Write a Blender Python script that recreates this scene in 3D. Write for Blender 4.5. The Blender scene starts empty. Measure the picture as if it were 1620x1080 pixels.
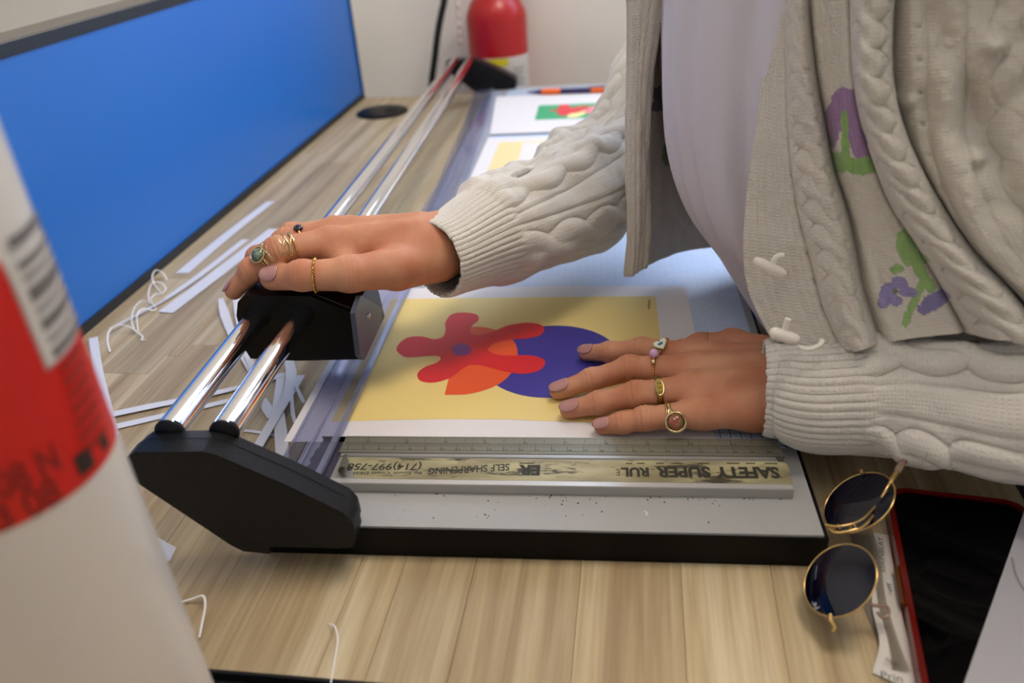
import bpy, bmesh, math, random
import numpy as np
from mathutils import Vector, Matrix
random.seed(7); rng = np.random.default_rng(7)
PI = math.pi
sc = bpy.context.scene
COL = sc.collection

# ------------------------------------------------------------------ camera
FPX, PITCH, YAW, ROLL = 1282.2, 0.52408, -0.13642, -0.07539
fw = np.array([math.sin(YAW)*math.cos(PITCH), math.cos(YAW)*math.cos(PITCH), -math.sin(PITCH)])
r0_ = np.array([math.cos(YAW), -math.sin(YAW), 0.0]); u0_ = np.cross(r0_, fw)
rt = math.cos(ROLL)*r0_ + math.sin(ROLL)*u0_
up = -math.sin(ROLL)*r0_ + math.cos(ROLL)*u0_
CAM = np.array([0, 0, .33908])
cd = bpy.data.cameras.new('camera'); cam = bpy.data.objects.new('camera', cd); COL.objects.link(cam)
M = Matrix([[rt[i], up[i], -fw[i], CAM[i]] for i in range(3)] + [[0, 0, 0, 1]])
cam.matrix_world = M
cd.sensor_width = 36; cd.lens = FPX/1620*36; cd.clip_start = .01; cd.clip_end = 50
cd.dof.use_dof = True; cd.dof.focus_distance = .53; cd.dof.aperture_fstop = 5.6
sc.camera = cam

# ------------------------------------------------------------------ world, light, exposure
w = bpy.data.worlds.new('world'); sc.world = w; w.use_nodes = True
w.node_tree.nodes['Background'].inputs[0].default_value = (.75, .85, 1, 1)
w.node_tree.nodes['Background'].inputs[1].default_value = .4
sc.view_settings.view_transform = 'Standard'; sc.view_settings.look = 'None'
sc.view_settings.gamma = 1; sc.view_settings.use_curve_mapping = False
sc.view_settings.exposure = -0.38
PANEL_POWER = (5.5, 3.0, 25.0)       # emission of the three ceiling panels
WINDOW_POWER = 10.5       # daylight through the window in the far wall

# ------------------------------------------------------------------ helpers
def s2l(c): return tuple((x/255/12.92 if x/255 <= .04045 else ((x/255+.055)/1.055)**2.4) for x in c)
def ray(px, py): return rt*(px-810) - up*(py-540) + fw*FPX
def at(px, py, v=0.0, axis=2):
    d = ray(px, py); return CAM + d*((v-CAM[axis])/d[axis])
def pt(px, py, d): return CAM + ray(px, py)/FPX*d
def mat(name, rgb, rough=.5, metal=0, var=0, vscale=20, bump=0, bscale=200, coat=0, spec=.5, rgb2=None, stretch=None, sss=0, emis=None):
    m = bpy.data.materials.new(name); m.use_nodes = True; nt = m.node_tree; b = nt.nodes['Principled BSDF']
    c = s2l(rgb)+(1,)
    b.inputs['Base Color'].default_value = c; b.inputs['Roughness'].default_value = rough
    b.inputs['Metallic'].default_value = metal; b.inputs['Coat Weight'].default_value = coat
    b.inputs['Specular IOR Level'].default_value = spec
    tc = nt.nodes.new('ShaderNodeTexCoord'); mp = nt.nodes.new('ShaderNodeMapping'); nt.links.new(tc.outputs['Object'], mp.inputs[0])
    if stretch: mp.inputs['Scale'].default_value = stretch
    if var or rgb2:
        n = nt.nodes.new('ShaderNodeTexNoise'); n.inputs['Scale'].default_value = vscale; n.inputs['Detail'].default_value = 5
        nt.links.new(mp.outputs[0], n.inputs['Vector'])
        r = nt.nodes.new('ShaderNodeValToRGB'); r.color_ramp.elements[0].position = .35; r.color_ramp.elements[1].position = .65
        c2 = s2l(rgb2)+(1,) if rgb2 else tuple(max(0, x*(1-var)) for x in c[:3])+(1,)
        r.color_ramp.elements[0].color = c2; r.color_ramp.elements[1].color = c
        nt.links.new(n.outputs['Fac'], r.inputs[0]); nt.links.new(r.outputs[0], b.inputs['Base Color'])
    if bump:
        n = nt.nodes.new('ShaderNodeTexNoise'); n.inputs['Scale'].default_value = bscale; n.inputs['Detail'].default_value = 4
        nt.links.new(mp.outputs[0], n.inputs['Vector'])
        bp = nt.nodes.new('ShaderNodeBump'); bp.inputs['Strength'].default_value = bump; bp.inputs['Distance'].default_value = .001
        nt.links.new(n.outputs['Fac'], bp.inputs['Height']); nt.links.new(bp.outputs[0], b.inputs['Normal'])
    if sss:
        b.inputs['Subsurface Weight'].default_value = sss; b.inputs['Subsurface Radius'].default_value = (1, .35, .2); b.inputs['Subsurface Scale'].default_value = .004
    if emis:
        b.inputs['Emission Color'].default_value = s2l(emis[0])+(1,); b.inputs['Emission Strength'].default_value = emis[1]
    return m
def clearmat(name, tint, rough=.05, fac=1.0, haze=None):
    m = bpy.data.materials.new(name); m.use_nodes = True; nt = m.node_tree; nt.nodes.clear()
    o = nt.nodes.new('ShaderNodeOutputMaterial'); t = nt.nodes.new('ShaderNodeBsdfTransparent'); t.inputs[0].default_value = s2l(tint)+(1,)
    g = nt.nodes.new('ShaderNodeBsdfGlossy'); g.inputs['Roughness'].default_value = rough
    lw = nt.nodes.new('ShaderNodeLayerWeight'); lw.inputs[0].default_value = .5
    pw = nt.nodes.new('ShaderNodeMath'); pw.operation = 'POWER'; pw.inputs[1].default_value = 5; nt.links.new(lw.outputs['Facing'], pw.inputs[0])
    f = nt.nodes.new('ShaderNodeMath'); f.operation = 'MULTIPLY_ADD'; f.inputs[1].default_value = .9; f.inputs[2].default_value = .045; nt.links.new(pw.outputs[0], f.inputs[0])
    mx = nt.nodes.new('ShaderNodeMixShader'); nt.links.new(f.outputs[0], mx.inputs[0])
    src = t
    if haze:
        d = nt.nodes.new('ShaderNodeBsdfDiffuse'); d.inputs[0].default_value = s2l(haze[0])+(1,)
        m2 = nt.nodes.new('ShaderNodeMixShader'); m2.inputs[0].default_value = haze[1]
        nt.links.new(t.outputs[0], m2.inputs[1]); nt.links.new(d.outputs[0], m2.inputs[2]); src = m2
    nt.links.new(src.outputs[0], mx.inputs[1]); nt.links.new(g.outputs[0], mx.inputs[2]); nt.links.new(mx.outputs[0], o.inputs[0])
    return m
def empty(name, loc=(0, 0, 0), label=None, cat=None, group=None):
    o = bpy.data.objects.new(name, None); COL.objects.link(o); o.location = loc; o.empty_display_size = .02
    return tag(o, label, cat, group)
def tag(o, label=None, cat=None, group=None, kind=None):
    for k, v in (('label', label), ('category', cat), ('group', group), ('kind', kind)):
        if v: o[k] = v
    return o
def wloc(o):
    v = Vector(o.location)
    while o.parent: o = o.parent; v += Vector(o.location)
    return v
def link(name, me, m, parent=None, smooth=True, auto=None):
    """mesh given in world coordinates"""
    o = bpy.data.objects.new(name, me); COL.objects.link(o)
    if m is not None:
        for x in (m if isinstance(m, (list, tuple)) else [m]): me.materials.append(x)
    if smooth:
        me.polygons.foreach_set('use_smooth', [True]*len(me.polygons))
        if auto: 
            try: me.set_sharp_from_angle(angle=math.radians(auto))
            except Exception: pass
    if parent is not None: o.parent = parent; o.location = -wloc(parent)
    else:
        n = len(me.vertices); co = np.empty(n*3); me.vertices.foreach_get('co', co); co = co.reshape(-1, 3)
        c = (co.min(0)+co.max(0))/2; c[2] = co[:, 2].min(); me.vertices.foreach_set('co', (co-c).ravel()); o.location = c
    return o
def raw(name, V, F, m, parent=None, smooth=True, auto=None):
    me = bpy.data.meshes.new(name); me.from_pydata([tuple(map(float, v)) for v in V], [], [tuple(map(int, f)) for f in F]); me.update()
    return link(name, me, m, parent, smooth, auto)
def frombm(name, bm, m, parent=None, smooth=False, auto=None, bevel=0, seg=2):
    if bevel: bmesh.ops.bevel(bm, geom=[e for e in bm.edges if len(e.link_faces) == 2 and e.calc_face_angle(0) > .3], offset=bevel, segments=seg, profile=.5, affect='EDGES')
    bmesh.ops.recalc_face_normals(bm, faces=bm.faces)
    me = bpy.data.meshes.new(name); bm.to_mesh(me); bm.free()
    return link(name, me, m, parent, smooth or bevel > 0, auto or (40 if bevel > 0 else None))
def bm_prism(bm, poly, ax):
    """poly: list of 3D points (planar), ax: extrusion vector"""
    a = [bm.verts.new(Vector(p)) for p in poly]; b = [bm.verts.new(Vector(p)+Vector(ax)) for p in poly]
    n = len(a); bm.faces.new(a); bm.faces.new(b[::-1])
    for i in range(n): bm.faces.new((a[i], b[i], b[(i+1) % n], a[(i+1) % n]))
def prism(name, poly, ax, m, parent=None, bevel=0, seg=2):
    bm = bmesh.new(); bm_prism(bm, poly, ax); return frombm(name, bm, m, parent, bevel=bevel, seg=seg)
def bm_box(bm, x0, x1, y0, y1, z0, z1, f=lambda p: p):
    v = [bm.verts.new(Vector(f((x, y, z)))) for x in (x0, x1) for y in (y0, y1) for z in (z0, z1)]
    for q in ((0, 1, 3, 2), (4, 6, 7, 5), (0, 4, 5, 1), (2, 3, 7, 6), (0, 2, 6, 4), (1, 5, 7, 3)): bm.faces.new([v[i] for i in q])
def box(name, x0, x1, y0, y1, z0, z1, m, parent=None, bevel=0, f=lambda p: p):
    bm = bmesh.new(); bm_box(bm, x0, x1, y0, y1, z0, z1, f); return frombm(name, bm, m, parent, bevel=bevel)
def cr(P, n):
    """Catmull-Rom through P (k,d) -> n samples"""
    P = np.asarray(P, float); k = len(P); t = np.linspace(0, k-1, n); i = np.minimum(t.astype(int), k-2); f = (t-i)
    Q = np.concatenate([(2*P[0]-P[1])[None], P, (2*P[-1]-P[-2])[None]]); f = f.reshape((-1,)+(1,)*(P.ndim-1))
    a, b, c, d = Q[i], Q[i+1], Q[i+2], Q[i+3]
    return .5*(2*b+(c-a)*f+(2*a-5*b+4*c-d)*f**2+(3*b-a-3*c+d)*f**3)
def crc(P, n):
    P = np.asarray(P, float); k = len(P); t = np.linspace(0, k, n, endpoint=False); i = t.astype(int); f = (t-i)[:, None]
    a, b, c, d = P[(i-1) % k], P[i % k], P[(i+1) % k], P[(i+2) % k]
    return .5*(2*b+(c-a)*f+(2*a-5*b+4*c-d)*f**2+(3*b-a-3*c+d)*f**3)
def tube_vf(P, R, seg=12, closed=False, flat=1.0, upv=(0, 0, 1)):
    P = np.asarray(P, float); n = len(P); R = np.full(n, R) if np.isscalar(R) else np.asarray(R, float)
    T = (np.roll(P, -1, 0)-np.roll(P, 1, 0)) if closed else np.gradient(P, axis=0)
    T /= np.linalg.norm(T, axis=1)[:, None]+1e-12
    u = np.array(upv, float); N = np.cross(T[0], u)
    if np.linalg.norm(N) < 1e-3: N = np.cross(T[0], (1, 0, 0.1))
    N /= np.linalg.norm(N); Ns = []
    for i in range(n):
        N = N-T[i]*(N@T[i]); N /= np.linalg.norm(N); Ns.append(N.copy())
    Ns = np.array(Ns); B = np.cross(T, Ns)
    a = np.arange(seg)*2*PI/seg
    V = P[:, None]+R[:, None, None]*(np.cos(a)[None, :, None]*Ns[:, None]+flat*np.sin(a)[None, :, None]*B[:, None])
    F = []
    for i in range(n if closed else n-1):
        j = (i+1) % n
        for k in range(seg): l = (k+1) % seg; F.append((i*seg+k, i*seg+l, j*seg+l, j*seg+k))
    V = V.reshape(-1, 3)
    if not closed: F.append(tuple(range(seg))[::-1]); F.append(tuple((n-1)*seg+k for k in range(seg)))
    return V, F
def tube(name, P, R, m, parent=None, seg=12, closed=False, flat=1.0, upv=(0, 0, 1)):
    V, F = tube_vf(P, R, seg, closed, flat, upv); return raw(name, V, F, m, parent, auto=50)
def join_vf(L):
    V = []; F = []; o = 0
    for v, f in L: V.extend(list(v)); F.extend([tuple(i+o for i in q) for q in f]); o += len(v)
    return V, F
def lathe_vf(prof, c, seg=48, axis=None, xd=None):
    """prof: (r,h) list; c centre; axis unit vec"""
    ax = np.array(axis if axis is not None else (0, 0, 1), float); ax /= np.linalg.norm(ax)
    x = np.array(xd if xd is not None else ((1, 0, 0) if abs(ax[0]) < .8 else (0, 1, 0)), float); x -= ax*(x@ax); x /= np.linalg.norm(x); y = np.cross(ax, x)
    V = []; F = []; n = len(prof)
    for r, h in prof:
        for k in range(seg):
            a = 2*PI*k/seg; V.append(np.array(c)+ax*h+(x*math.cos(a)+y*math.sin(a))*max(r, 1e-6))
    for i in range(n-1):
        for k in range(seg): l = (k+1) % seg; F.append((i*seg+k, i*seg+l, (i+1)*seg+l, (i+1)*seg+k))
    F.append(tuple(range(seg))[::-1]); F.append(tuple((n-1)*seg+k for k in range(seg)))
    return V, F
def lathe(name, prof, c, m, parent=None, seg=48, axis=None, auto=35):
    V, F = lathe_vf(prof, c, seg, axis); return raw(name, V, F, m, parent, auto=auto)
def sheet(name, pts, m, parent=None, th=.00012):
    """thin flat sheet from outline of 3D points lying in a (nearly) horizontal plane"""
    from mathutils.geometry import tessellate_polygon
    n = len(pts); P = [Vector(tuple(map(float, p))) for p in pts]
    ar = sum(P[i].x*P[(i+1) % n].y-P[(i+1) % n].x*P[i].y for i in range(n))
    if ar < 0: P = P[::-1]
    T = tessellate_polygon([[Vector((p.x, p.y, 0)) for p in P]]); F = []
    for t in T:
        a_, b_, c_ = (P[i] for i in t); 
        if (b_.x-a_.x)*(c_.y-a_.y)-(b_.y-a_.y)*(c_.x-a_.x) < 0: t = t[::-1]
        F.append(tuple(i+n for i in t)); F.append(tuple(t[::-1]))
    for i in range(n): j = (i+1) % n; F.append((i, j, j+n, i+n))
    return raw(name, [tuple(p) for p in P]+[(p.x, p.y, p.z+th) for p in P], F, m, parent, smooth=False)
def text_mesh(name, s, o, ex, ey, width, height, m, parent, bold=.0):
    """flat lettering: o origin, ex/ey unit dirs, fitted into width x height"""
    c = bpy.data.curves.new(name, 'FONT'); c.body = s; c.resolution_u = 3; c.offset = bold
    t = bpy.data.objects.new('tmp', c); COL.objects.link(t)
    dg = bpy.context.evaluated_depsgraph_get(); me = bpy.data.meshes.new_from_object(t.evaluated_get(dg)); COL.objects.unlink(t); bpy.data.objects.remove(t)
    n = len(me.vertices); co = np.empty(n*3); me.vertices.foreach_get('co', co); co = co.reshape(-1, 3)
    co[:, 0] -= co[:, 0].min(); co[:, 1] -= co[:, 1].min(); co[:, 0] *= width/co[:, 0].max(); co[:, 1] *= height/co[:, 1].max()
    W = np.array(o)+co[:, :1]*np.array(ex)+co[:, 1:2]*np.array(ey)
    me.vertices.foreach_set('co', W.ravel()); me.materials.clear(); me.name = name
    return link(name, me, m, parent, smooth=False)
def unit(v): v = np.array(v, float); return v/np.linalg.norm(v)

# ------------------------------------------------------------------ room shell
wallm = mat('wall_paint', (250, 246, 236), .85, var=.04, vscale=6, bump=.15, bscale=300)
m_ceil = mat('ceiling_tile', (225, 222, 215), .9, var=.05)
m_floor = mat('carpet', (70, 66, 62), .95, var=.3, vscale=60, bump=.4, bscale=500)
X0, X1, Y0, Y1, ZF, ZC = -1.25, 2.3, -2.3, 1.62, -.74, 1.95
def struct(o, n=None): o['kind'] = 'structure'; return o
struct(box('floor', X0, X1, Y0, Y1, ZF-.05, ZF, m_floor))
struct(box('ceiling', X0, X1, Y0, Y1, ZC, ZC+.05, m_ceil))
struct(box('wall_left', X0-.08, X0, Y0, Y1, ZF, ZC, wallm))
struct(box('wall_right', X1, X1+.08, Y0, Y1, ZF, ZC, wallm))
struct(box('wall_near', X0, X1, Y0-.08, Y0, ZF, ZC, wallm))
# far wall with a window opening
wx0, wx1, wz0, wz1 = -.02, 1.5, .36, 1.5
bm = bmesh.new()
bm_box(bm, X0, wx0, Y1, Y1+.08, ZF, ZC); bm_box(bm, wx1, X1, Y1, Y1+.08, ZF, ZC); bm_box(bm, wx0, wx1, Y1, Y1+.08, ZF, wz0); bm_box(bm, wx0, wx1, Y1, Y1+.08, wz1, ZC)
struct(frombm('wall_far', bm, wallm))
m_frame = mat('window_frame_white', (230, 230, 228), .5)
win = struct(empty('window_1', ((wx0+wx1)/2, Y1+.04, wz0)))
bm = bmesh.new()
for a in ((wx0, wx1, wz0, wz0+.04), (wx0, wx1, wz1-.04, wz1), (wx0, wx0+.04, wz0, wz1), (wx1-.04, wx1, wz0, wz1), ((wx0+wx1)/2-.02, (wx0+wx1)/2+.02, wz0, wz1)):
    bm_box(bm, a[0], a[1], Y1+.01, Y1+.06, a[2], a[3])
frombm('window_frame', bm, m_frame, win)
m_day = mat('daylight_blind', (235, 240, 250), .6, emis=((196, 218, 255), WINDOW_POWER))
box('window_pane', wx0, wx1, Y1+.065, Y1+.07, wz0, wz1, m_day, win)
bb = mat('baseboard_paint', (90, 88, 86), .6)
struct(box('baseboard_far', X0, X1, Y1-.012, Y1, ZF, ZF+.1, bb)); struct(box('baseboard_left', X0, X0+.012, Y0, Y1, ZF, ZF+.1, bb))
m_lamps = [mat('lamp_diffuser', (255, 250, 240), .5, emis=((255, 239, 222), p_)) for p_ in PANEL_POWER]
m_lampf = mat('lamp_frame', (235, 235, 235), .4)
for i, (cx, cy) in enumerate(((-.42, -.20), (1.35, -1.2), (.45, .62))):
    lp = empty('ceiling_light', (cx, cy, ZC), ['rectangular ceiling light panel over the left end of the room', 'rectangular ceiling light panel over the right end of the room', 'rectangular ceiling light panel above the desk'][i], 'ceiling light', 'ceiling light panels')
    bm = bmesh.new()
    for a in ((-.32, .32, -.32, -.3), (-.32, .32, .3, .32), (-.32, -.3, -.3, .3), (.3, .32, -.3, .3)): bm_box(bm, cx+a[0], cx+a[1], cy+a[2], cy+a[3], ZC-.02, ZC)
    frombm('frame', bm, m_lampf, lp); box('diffuser', cx-.3, cx+.3, cy-.3, cy+.3, ZC-.012, ZC-.006, m_lamps[i], lp)

# ------------------------------------------------------------------ desk
DO = np.array([-.4366, 1.4656]); DV = unit([.0362, .8676]); DU = np.array([DV[1], -DV[0]])
def D(p): q = DO+DU*p[0]+DV*p[1]; return (q[0], q[1], p[2])
def uv_of(px, py): q = at(px, py)[:2]-DO; return q@DU, q@DV
def wood_mat(name):
    m = bpy.data.materials.new(name); m.use_nodes = True; nt = m.node_tree; b = nt.nodes['Principled BSDF']; N = nt.nodes.new; L = nt.links.new
    tc = N('ShaderNodeTexCoord'); oi = N('ShaderNodeObjectInfo')
    ad = N('ShaderNodeVectorMath'); ad.operation = 'ADD'; cm = N('ShaderNodeCombineXYZ'); mu = N('ShaderNodeMath'); mu.operation = 'MULTIPLY'; mu.inputs[1].default_value = 37.
    L(oi.outputs['Random'], mu.inputs[0]); L(mu.outputs[0], cm.inputs[0]); L(mu.outputs[0], cm.inputs[2])
    L(tc.outputs['Object'], ad.inputs[0]); L(cm.outputs[0], ad.inputs[1])
    mp = N('ShaderNodeMapping'); mp.inputs['Scale'].default_value = (60, 2.2, 10); L(ad.outputs[0], mp.inputs[0])
    n1 = N('ShaderNodeTexNoise'); n1.inputs['Scale'].default_value = 1; n1.inputs['Detail'].default_value = 6; n1.inputs['Distortion'].default_value = .6; L(mp.outputs[0], n1.inputs['Vector'])
    mp2 = N('ShaderNodeMapping'); mp2.inputs['Scale'].default_value = (420, 14, 30); L(ad.outputs[0], mp2.inputs[0])
    n2 = N('ShaderNodeTexNoise'); n2.inputs['Scale'].default_value = 1; n2.inputs['Detail'].default_value = 4; L(mp2.outputs[0], n2.inputs['Vector'])
    r = N('ShaderNodeValToRGB'); e = r.color_ramp.elements; e[0].position = .3; e[0].color = s2l((150, 126, 92))+(1,); e[1].position = .68; e[1].color = s2l((200, 184, 150))+(1,)
    x = e.new(.5); x.color = s2l((182, 162, 124))+(1,)
    L(n1.outputs['Fac'], r.inputs[0])
    mx = N('ShaderNodeMix'); mx.data_type = 'RGBA'; mx.blend_type = 'MULTIPLY'; mx.inputs[0].default_value = .35
    r2 = N('ShaderNodeValToRGB'); r2.color_ramp.elements[0].position = .35; r2.color_ramp.elements[1].position = .6; r2.color_ramp.elements[0].color = (.55, .5, .45, 1); r2.color_ramp.elements[1].color = (1, 1, 1, 1)
    L(n2.outputs['Fac'], r2.inputs[0]); L(r.outputs[0], mx.inputs[6]); L(r2.outputs[0], mx.inputs[7])
    hs = N('ShaderNodeHueSaturation'); mr = N('ShaderNodeMapRange'); mr.inputs[3].default_value = .84; mr.inputs[4].default_value = 1.06
    L(oi.outputs['Random'], mr.inputs[0]); L(mr.outputs[0], hs.inputs['Value']); L(mx.outputs[2], hs.inputs['Color']); L(hs.outputs[0], b.inputs['Base Color'])
    b.inputs['Roughness'].default_value = .42
    bp = N('ShaderNodeBump'); bp.inputs['Strength'].default_value = .08; bp.inputs['Distance'].default_value = .0004; L(n2.outputs['Fac'], bp.inputs['Height']); L(bp.outputs[0], b.inputs['Normal'])
    return m
m_wood = wood_mat('desk_wood'); m_black = mat('black_plastic', (5, 5, 6), .4, spec=.15, bump=.1, bscale=900); m_blackedge = mat('black_edge_band', (10, 10, 11), .4)
m_leg = mat('desk_steel', (40, 41, 43), .45, metal=.6)
DW, DL = .7235, 1.2008
desk = empty('desk', D((DW/2, -DL/2, ZF)), 'long narrow desk with a pale laminated wood top under the paper trimmer', 'desk')
box('core_board', .002, DW-.002, -DL+.002, -.002, -.026, -.0042, mat('chipboard', (150, 125, 90), .8), desk, f=D)
bm = bmesh.new(); bm_box(bm, 0, DW, -DL-.0015, -DL, -.026, -.0003, D); bm_box(bm, DW, DW+.0015, -DL, 0, -.026, -.0003, D); bm_box(bm, 0, DW, 0, .0015, -.026, -.0003, D)
frombm('edge_band', bm, m_blackedge, desk)
seams = [0, .05, .098]
useams = sorted([uv_of(388, 869)[0], uv_of(447, 879)[0], uv_of(573, 885)[0], uv_of(641, 888)[0]])
u = useams[0]; 
while u-.052 > .11: u -= .052; seams.append(u)
seams += useams
u = useams[-1]
while u < DW-.07: u += random.choice((.048, .06, .041, .055)); seams.append(u)
seams = sorted(seams)+[DW]
for a, b_ in zip(seams[:-1], seams[1:]):
    if b_-a < .006: continue
    cuts = [-DL]; c = -DL+random.uniform(.25, .8)
    while c < -.12: cuts.append(c); c += random.uniform(.4, .75)
    cuts.append(0)
    for v0, v1 in zip(cuts[:-1], cuts[1:]):
        o = bpy.data.objects
        bm = bmesh.new(); g = .00007; bm_box(bm, a+g, b_-g, v0+g, v1-g, -.004, 0, lambda p: p)
        bmesh.ops.bevel(bm, geom=[e for e in bm.edges if all(v.co.z > -.001 for v in e.verts)], offset=.00025, segments=1, affect='EDGES')
        me = bpy.data.meshes.new('plank'); bm.to_mesh(me); bm.free(); me.materials.append(m_wood)
        ob = bpy.data.objects.new('plank', me); COL.objects.link(ob); ob.parent = desk
        ob.rotation_euler = (0, 0, math.atan2(DU[1], DU[0])); ob.location = Vector(D((0, 0, 0)))-wloc(desk)
for (uu, vv) in ((.04, -.06), (DW-.04, -.06), (.04, -DL+.06), (DW-.04, -DL+.06)):
    box('leg', uu-.025, uu+.025, vv-.025, vv+.025, ZF, -.026, m_leg, desk, bevel=.003, f=D)
# cable grommet
gc = at(605, 178)
gr = empty('cable_grommet', (gc[0], gc[1], 0), 'round black cable grommet set in the far left end of the desk', 'cable grommet')
V, F = lathe_vf([(.020, .0), (.044, 0), (.0435, .0022), (.041, .0032), (.012, .0036), (.0005, .0036)], (gc[0], gc[1], .0002), 48); raw('cap', V, F, m_black, gr, auto=40)
box('cable_slot', gc[0]+.006, gc[0]+.026, gc[1]-.010, gc[1]+.012, .0034, .0046, mat('slot_black', (3, 3, 3), .8), gr, bevel=.0004)

# neighbouring desk towards the camera
d2 = empty('desk', D((DW/2, -DL-.45, ZF)), 'second desk standing against the near end of the trimmer desk, behind a black joint', 'desk')
box('tabletop', -.02, DW, -DL-.85, -DL-.022, -.026, 0, mat('desk_wood_plain', (190, 165, 128), .45, rgb2=(170, 140, 100), vscale=3, stretch=(12, 1, 1)), d2, f=D)
box('edge_band', -.02, DW, -DL-.022, -DL-.0195, -.026, 0, m_blackedge, d2, f=D)
box('joint_rail', -.02, DW, -DL-.0195, -DL-.0018, -.03, -.006, m_blackedge, d2, f=D)
for uu in (.04, DW-.04): box('leg', uu-.025, uu+.025, -DL-.8, -DL-.75, ZF, -.026, m_leg, d2, bevel=.003, f=D)

# ------------------------------------------------------------------ blue privacy panel
m_blue = mat('blue_laminate', (8, 106, 192), .38, spec=.6)
m_alu = mat('anodised_grey', (120, 114, 104), .45, metal=.5); m_alud = mat('anodised_dark', (48, 56, 66), .35, metal=.6)
pn = empty('privacy_panel', D((-.012, -.6, .0)), 'blue desk privacy panel with a dark grey top rail along the left side', 'privacy panel')
box('panel', -.022, -.003, -DL-.1, -.004, .009, .2375, m_blue, pn, f=D)
box('bottom_seal', -.024, .0, -DL-.1, -.003, .0003, .009, m_blackedge, pn, f=D)
box('end_trim', -.024, .0, -.004, -.0005, .0003, .2375, mat('blue_edge', (20, 70, 130), .4), pn, f=D)
box('top_rail', -.034, -.0015, -DL-.1, -.0005, .2376, .2475, m_alud, pn, bevel=.0008, f=D)
box('rail_cap', -.040, -.0022, -DL-.1, -.0005, .2476, .2495, m_alu, pn, bevel=.0004, f=D)

# ------------------------------------------------------------------ paper trimmer
BX0, BX1, BY0, BY1, BZ = -.200, .1165, .3345, 1.405, .022
tr = empty('paper_trimmer', ((BX0+BX1)/2, .87, 0), 'long rotary paper trimmer with twin chrome rails, grey bed and black end caps', 'paper trimmer')
box('base_frame', BX0, BX1, BY0, BY1, .0006, .0205, m_black, tr, bevel=.0015)
m_bed = mat('bed_enamel', (160, 160, 158), .5, var=.1, vscale=9, bump=.12, bscale=1500)
box('bed', BX0+.002, BX1-.0025, BY0+.0012, BY1-.002, .0195, BZ, m_bed, tr, bevel=.0004)
# grid mat
def grid_mat():
    m = bpy.data.materials.new('grid_mat'); m.use_nodes = True; nt = m.node_tree; b = nt.nodes['Principled BSDF']; N = nt.nodes.new; L = nt.links.new
    tc = N('ShaderNodeTexCoord'); sp = N('ShaderNodeSeparateXYZ'); L(tc.outputs['Object'], sp.inputs[0])
    outs = []
    for ax in (0, 1):
        for pitch, wd in ((.00635, .075),):
            a = N('ShaderNodeMath'); a.operation = 'DIVIDE'; a.inputs[1].default_value = pitch; L(sp.outputs[ax], a.inputs[0])
            f = N('ShaderNodeMath'); f.operation = 'FRACT'; L(a.outputs[0], f.inputs[0])
            g = N('ShaderNodeMath'); g.operation = 'LESS_THAN'; g.inputs[1].default_value = wd; L(f.outputs[0], g.inputs[0]); outs.append(g)
    mxm = N('ShaderNodeMath'); mxm.operation = 'MAXIMUM'; L(outs[0].outputs[0], mxm.inputs[0]); L(outs[1].outputs[0], mxm.inputs[1])
    # printed grid is only bold on the strip beside the ruler, faded elsewhere
    lt = N('ShaderNodeMath'); lt.operation = 'LESS_THAN'; lt.inputs[1].default_value = .447; L(sp.outputs[1], lt.inputs[0])
    mr = N('ShaderNodeMapRange'); mr.inputs[3].default_value = .10; mr.inputs[4].default_value = .95; L(lt.outputs[0], mr.inputs[0])
    ml = N('ShaderNodeMath'); ml.operation = 'MULTIPLY'; L(mxm.outputs[0], ml.inputs[0]); L(mr.outputs[0], ml.inputs[1])
    mp = N('ShaderNodeMapping'); mp.inputs['Scale'].default_value = (150, 900, 1); L(tc.outputs['Object'], mp.inputs[0]); n = N('ShaderNodeTexNoise'); n.inputs['Scale'].default_value = 1; L(mp.outputs[0], n.inputs['Vector'])
    mp2 = N('ShaderNodeMapping'); mp2.inputs['Scale'].default_value = (900, 150, 1); L(tc.outputs['Object'], mp2.inputs[0]); n2 = N('ShaderNodeTexNoise'); n2.inputs['Scale'].default_value = 1; L(mp2.outputs[0], n2.inputs['Vector'])
    av = N('ShaderNodeMath'); av.operation = 'ADD'; L(n.outputs[0], av.inputs[0]); L(n2.outputs[0], av.inputs[1])
    r = N('ShaderNodeValToRGB'); r.color_ramp.elements[0].position = .35; r.color_ramp.elements[1].position = .65; r.color_ramp.elements[0].color = s2l((178, 196, 222))+(1,); r.color_ramp.elements[1].color = s2l((200, 214, 234))+(1,)
    hv = N('ShaderNodeMath'); hv.operation = 'MULTIPLY'; hv.inputs[1].default_value = .5; L(av.outputs[0], hv.inputs[0]); L(hv.outputs[0], r.inputs[0])
    mx = N('ShaderNodeMix'); mx.data_type = 'RGBA'; mx.inputs[7].default_value = (.02, .02, .025, 1); L(r.outputs[0], mx.inputs[6]); L(ml.outputs[0], mx.inputs[0]); L(mx.outputs[2], b.inputs['Base Color'])
    b.inputs['Roughness'].default_value = .38
    bp = N('ShaderNodeBump'); bp.inputs['Strength'].default_value = .25; bp.inputs['Distance'].default_value = .0002; L(av.outputs[0], bp.inputs['Height']); L(bp.outputs[0], b.inputs['Normal'])
    return m
YB = at(900, 691.5, .0285)[1]       # back edge of the ruler
box('grid_mat', -.163, BX1-.008, YB-.001, 1.112, BZ-.0002, BZ+.0004, grid_mat(), tr)
box('dark_strip', -.163, BX1-.006, 1.1125, 1.118, BZ-.0002, BZ+.0007, mat('strip_dark', (38, 44, 42), .6), tr)  # thin dark strip across the bed, between grid mat and far mat
box('far_mat', -.163, BX1-.008, 1.1185, BY1-.02, BZ-.0002, BZ+.0004, mat('mat_pale', (170, 184, 200), .45), tr)
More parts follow.
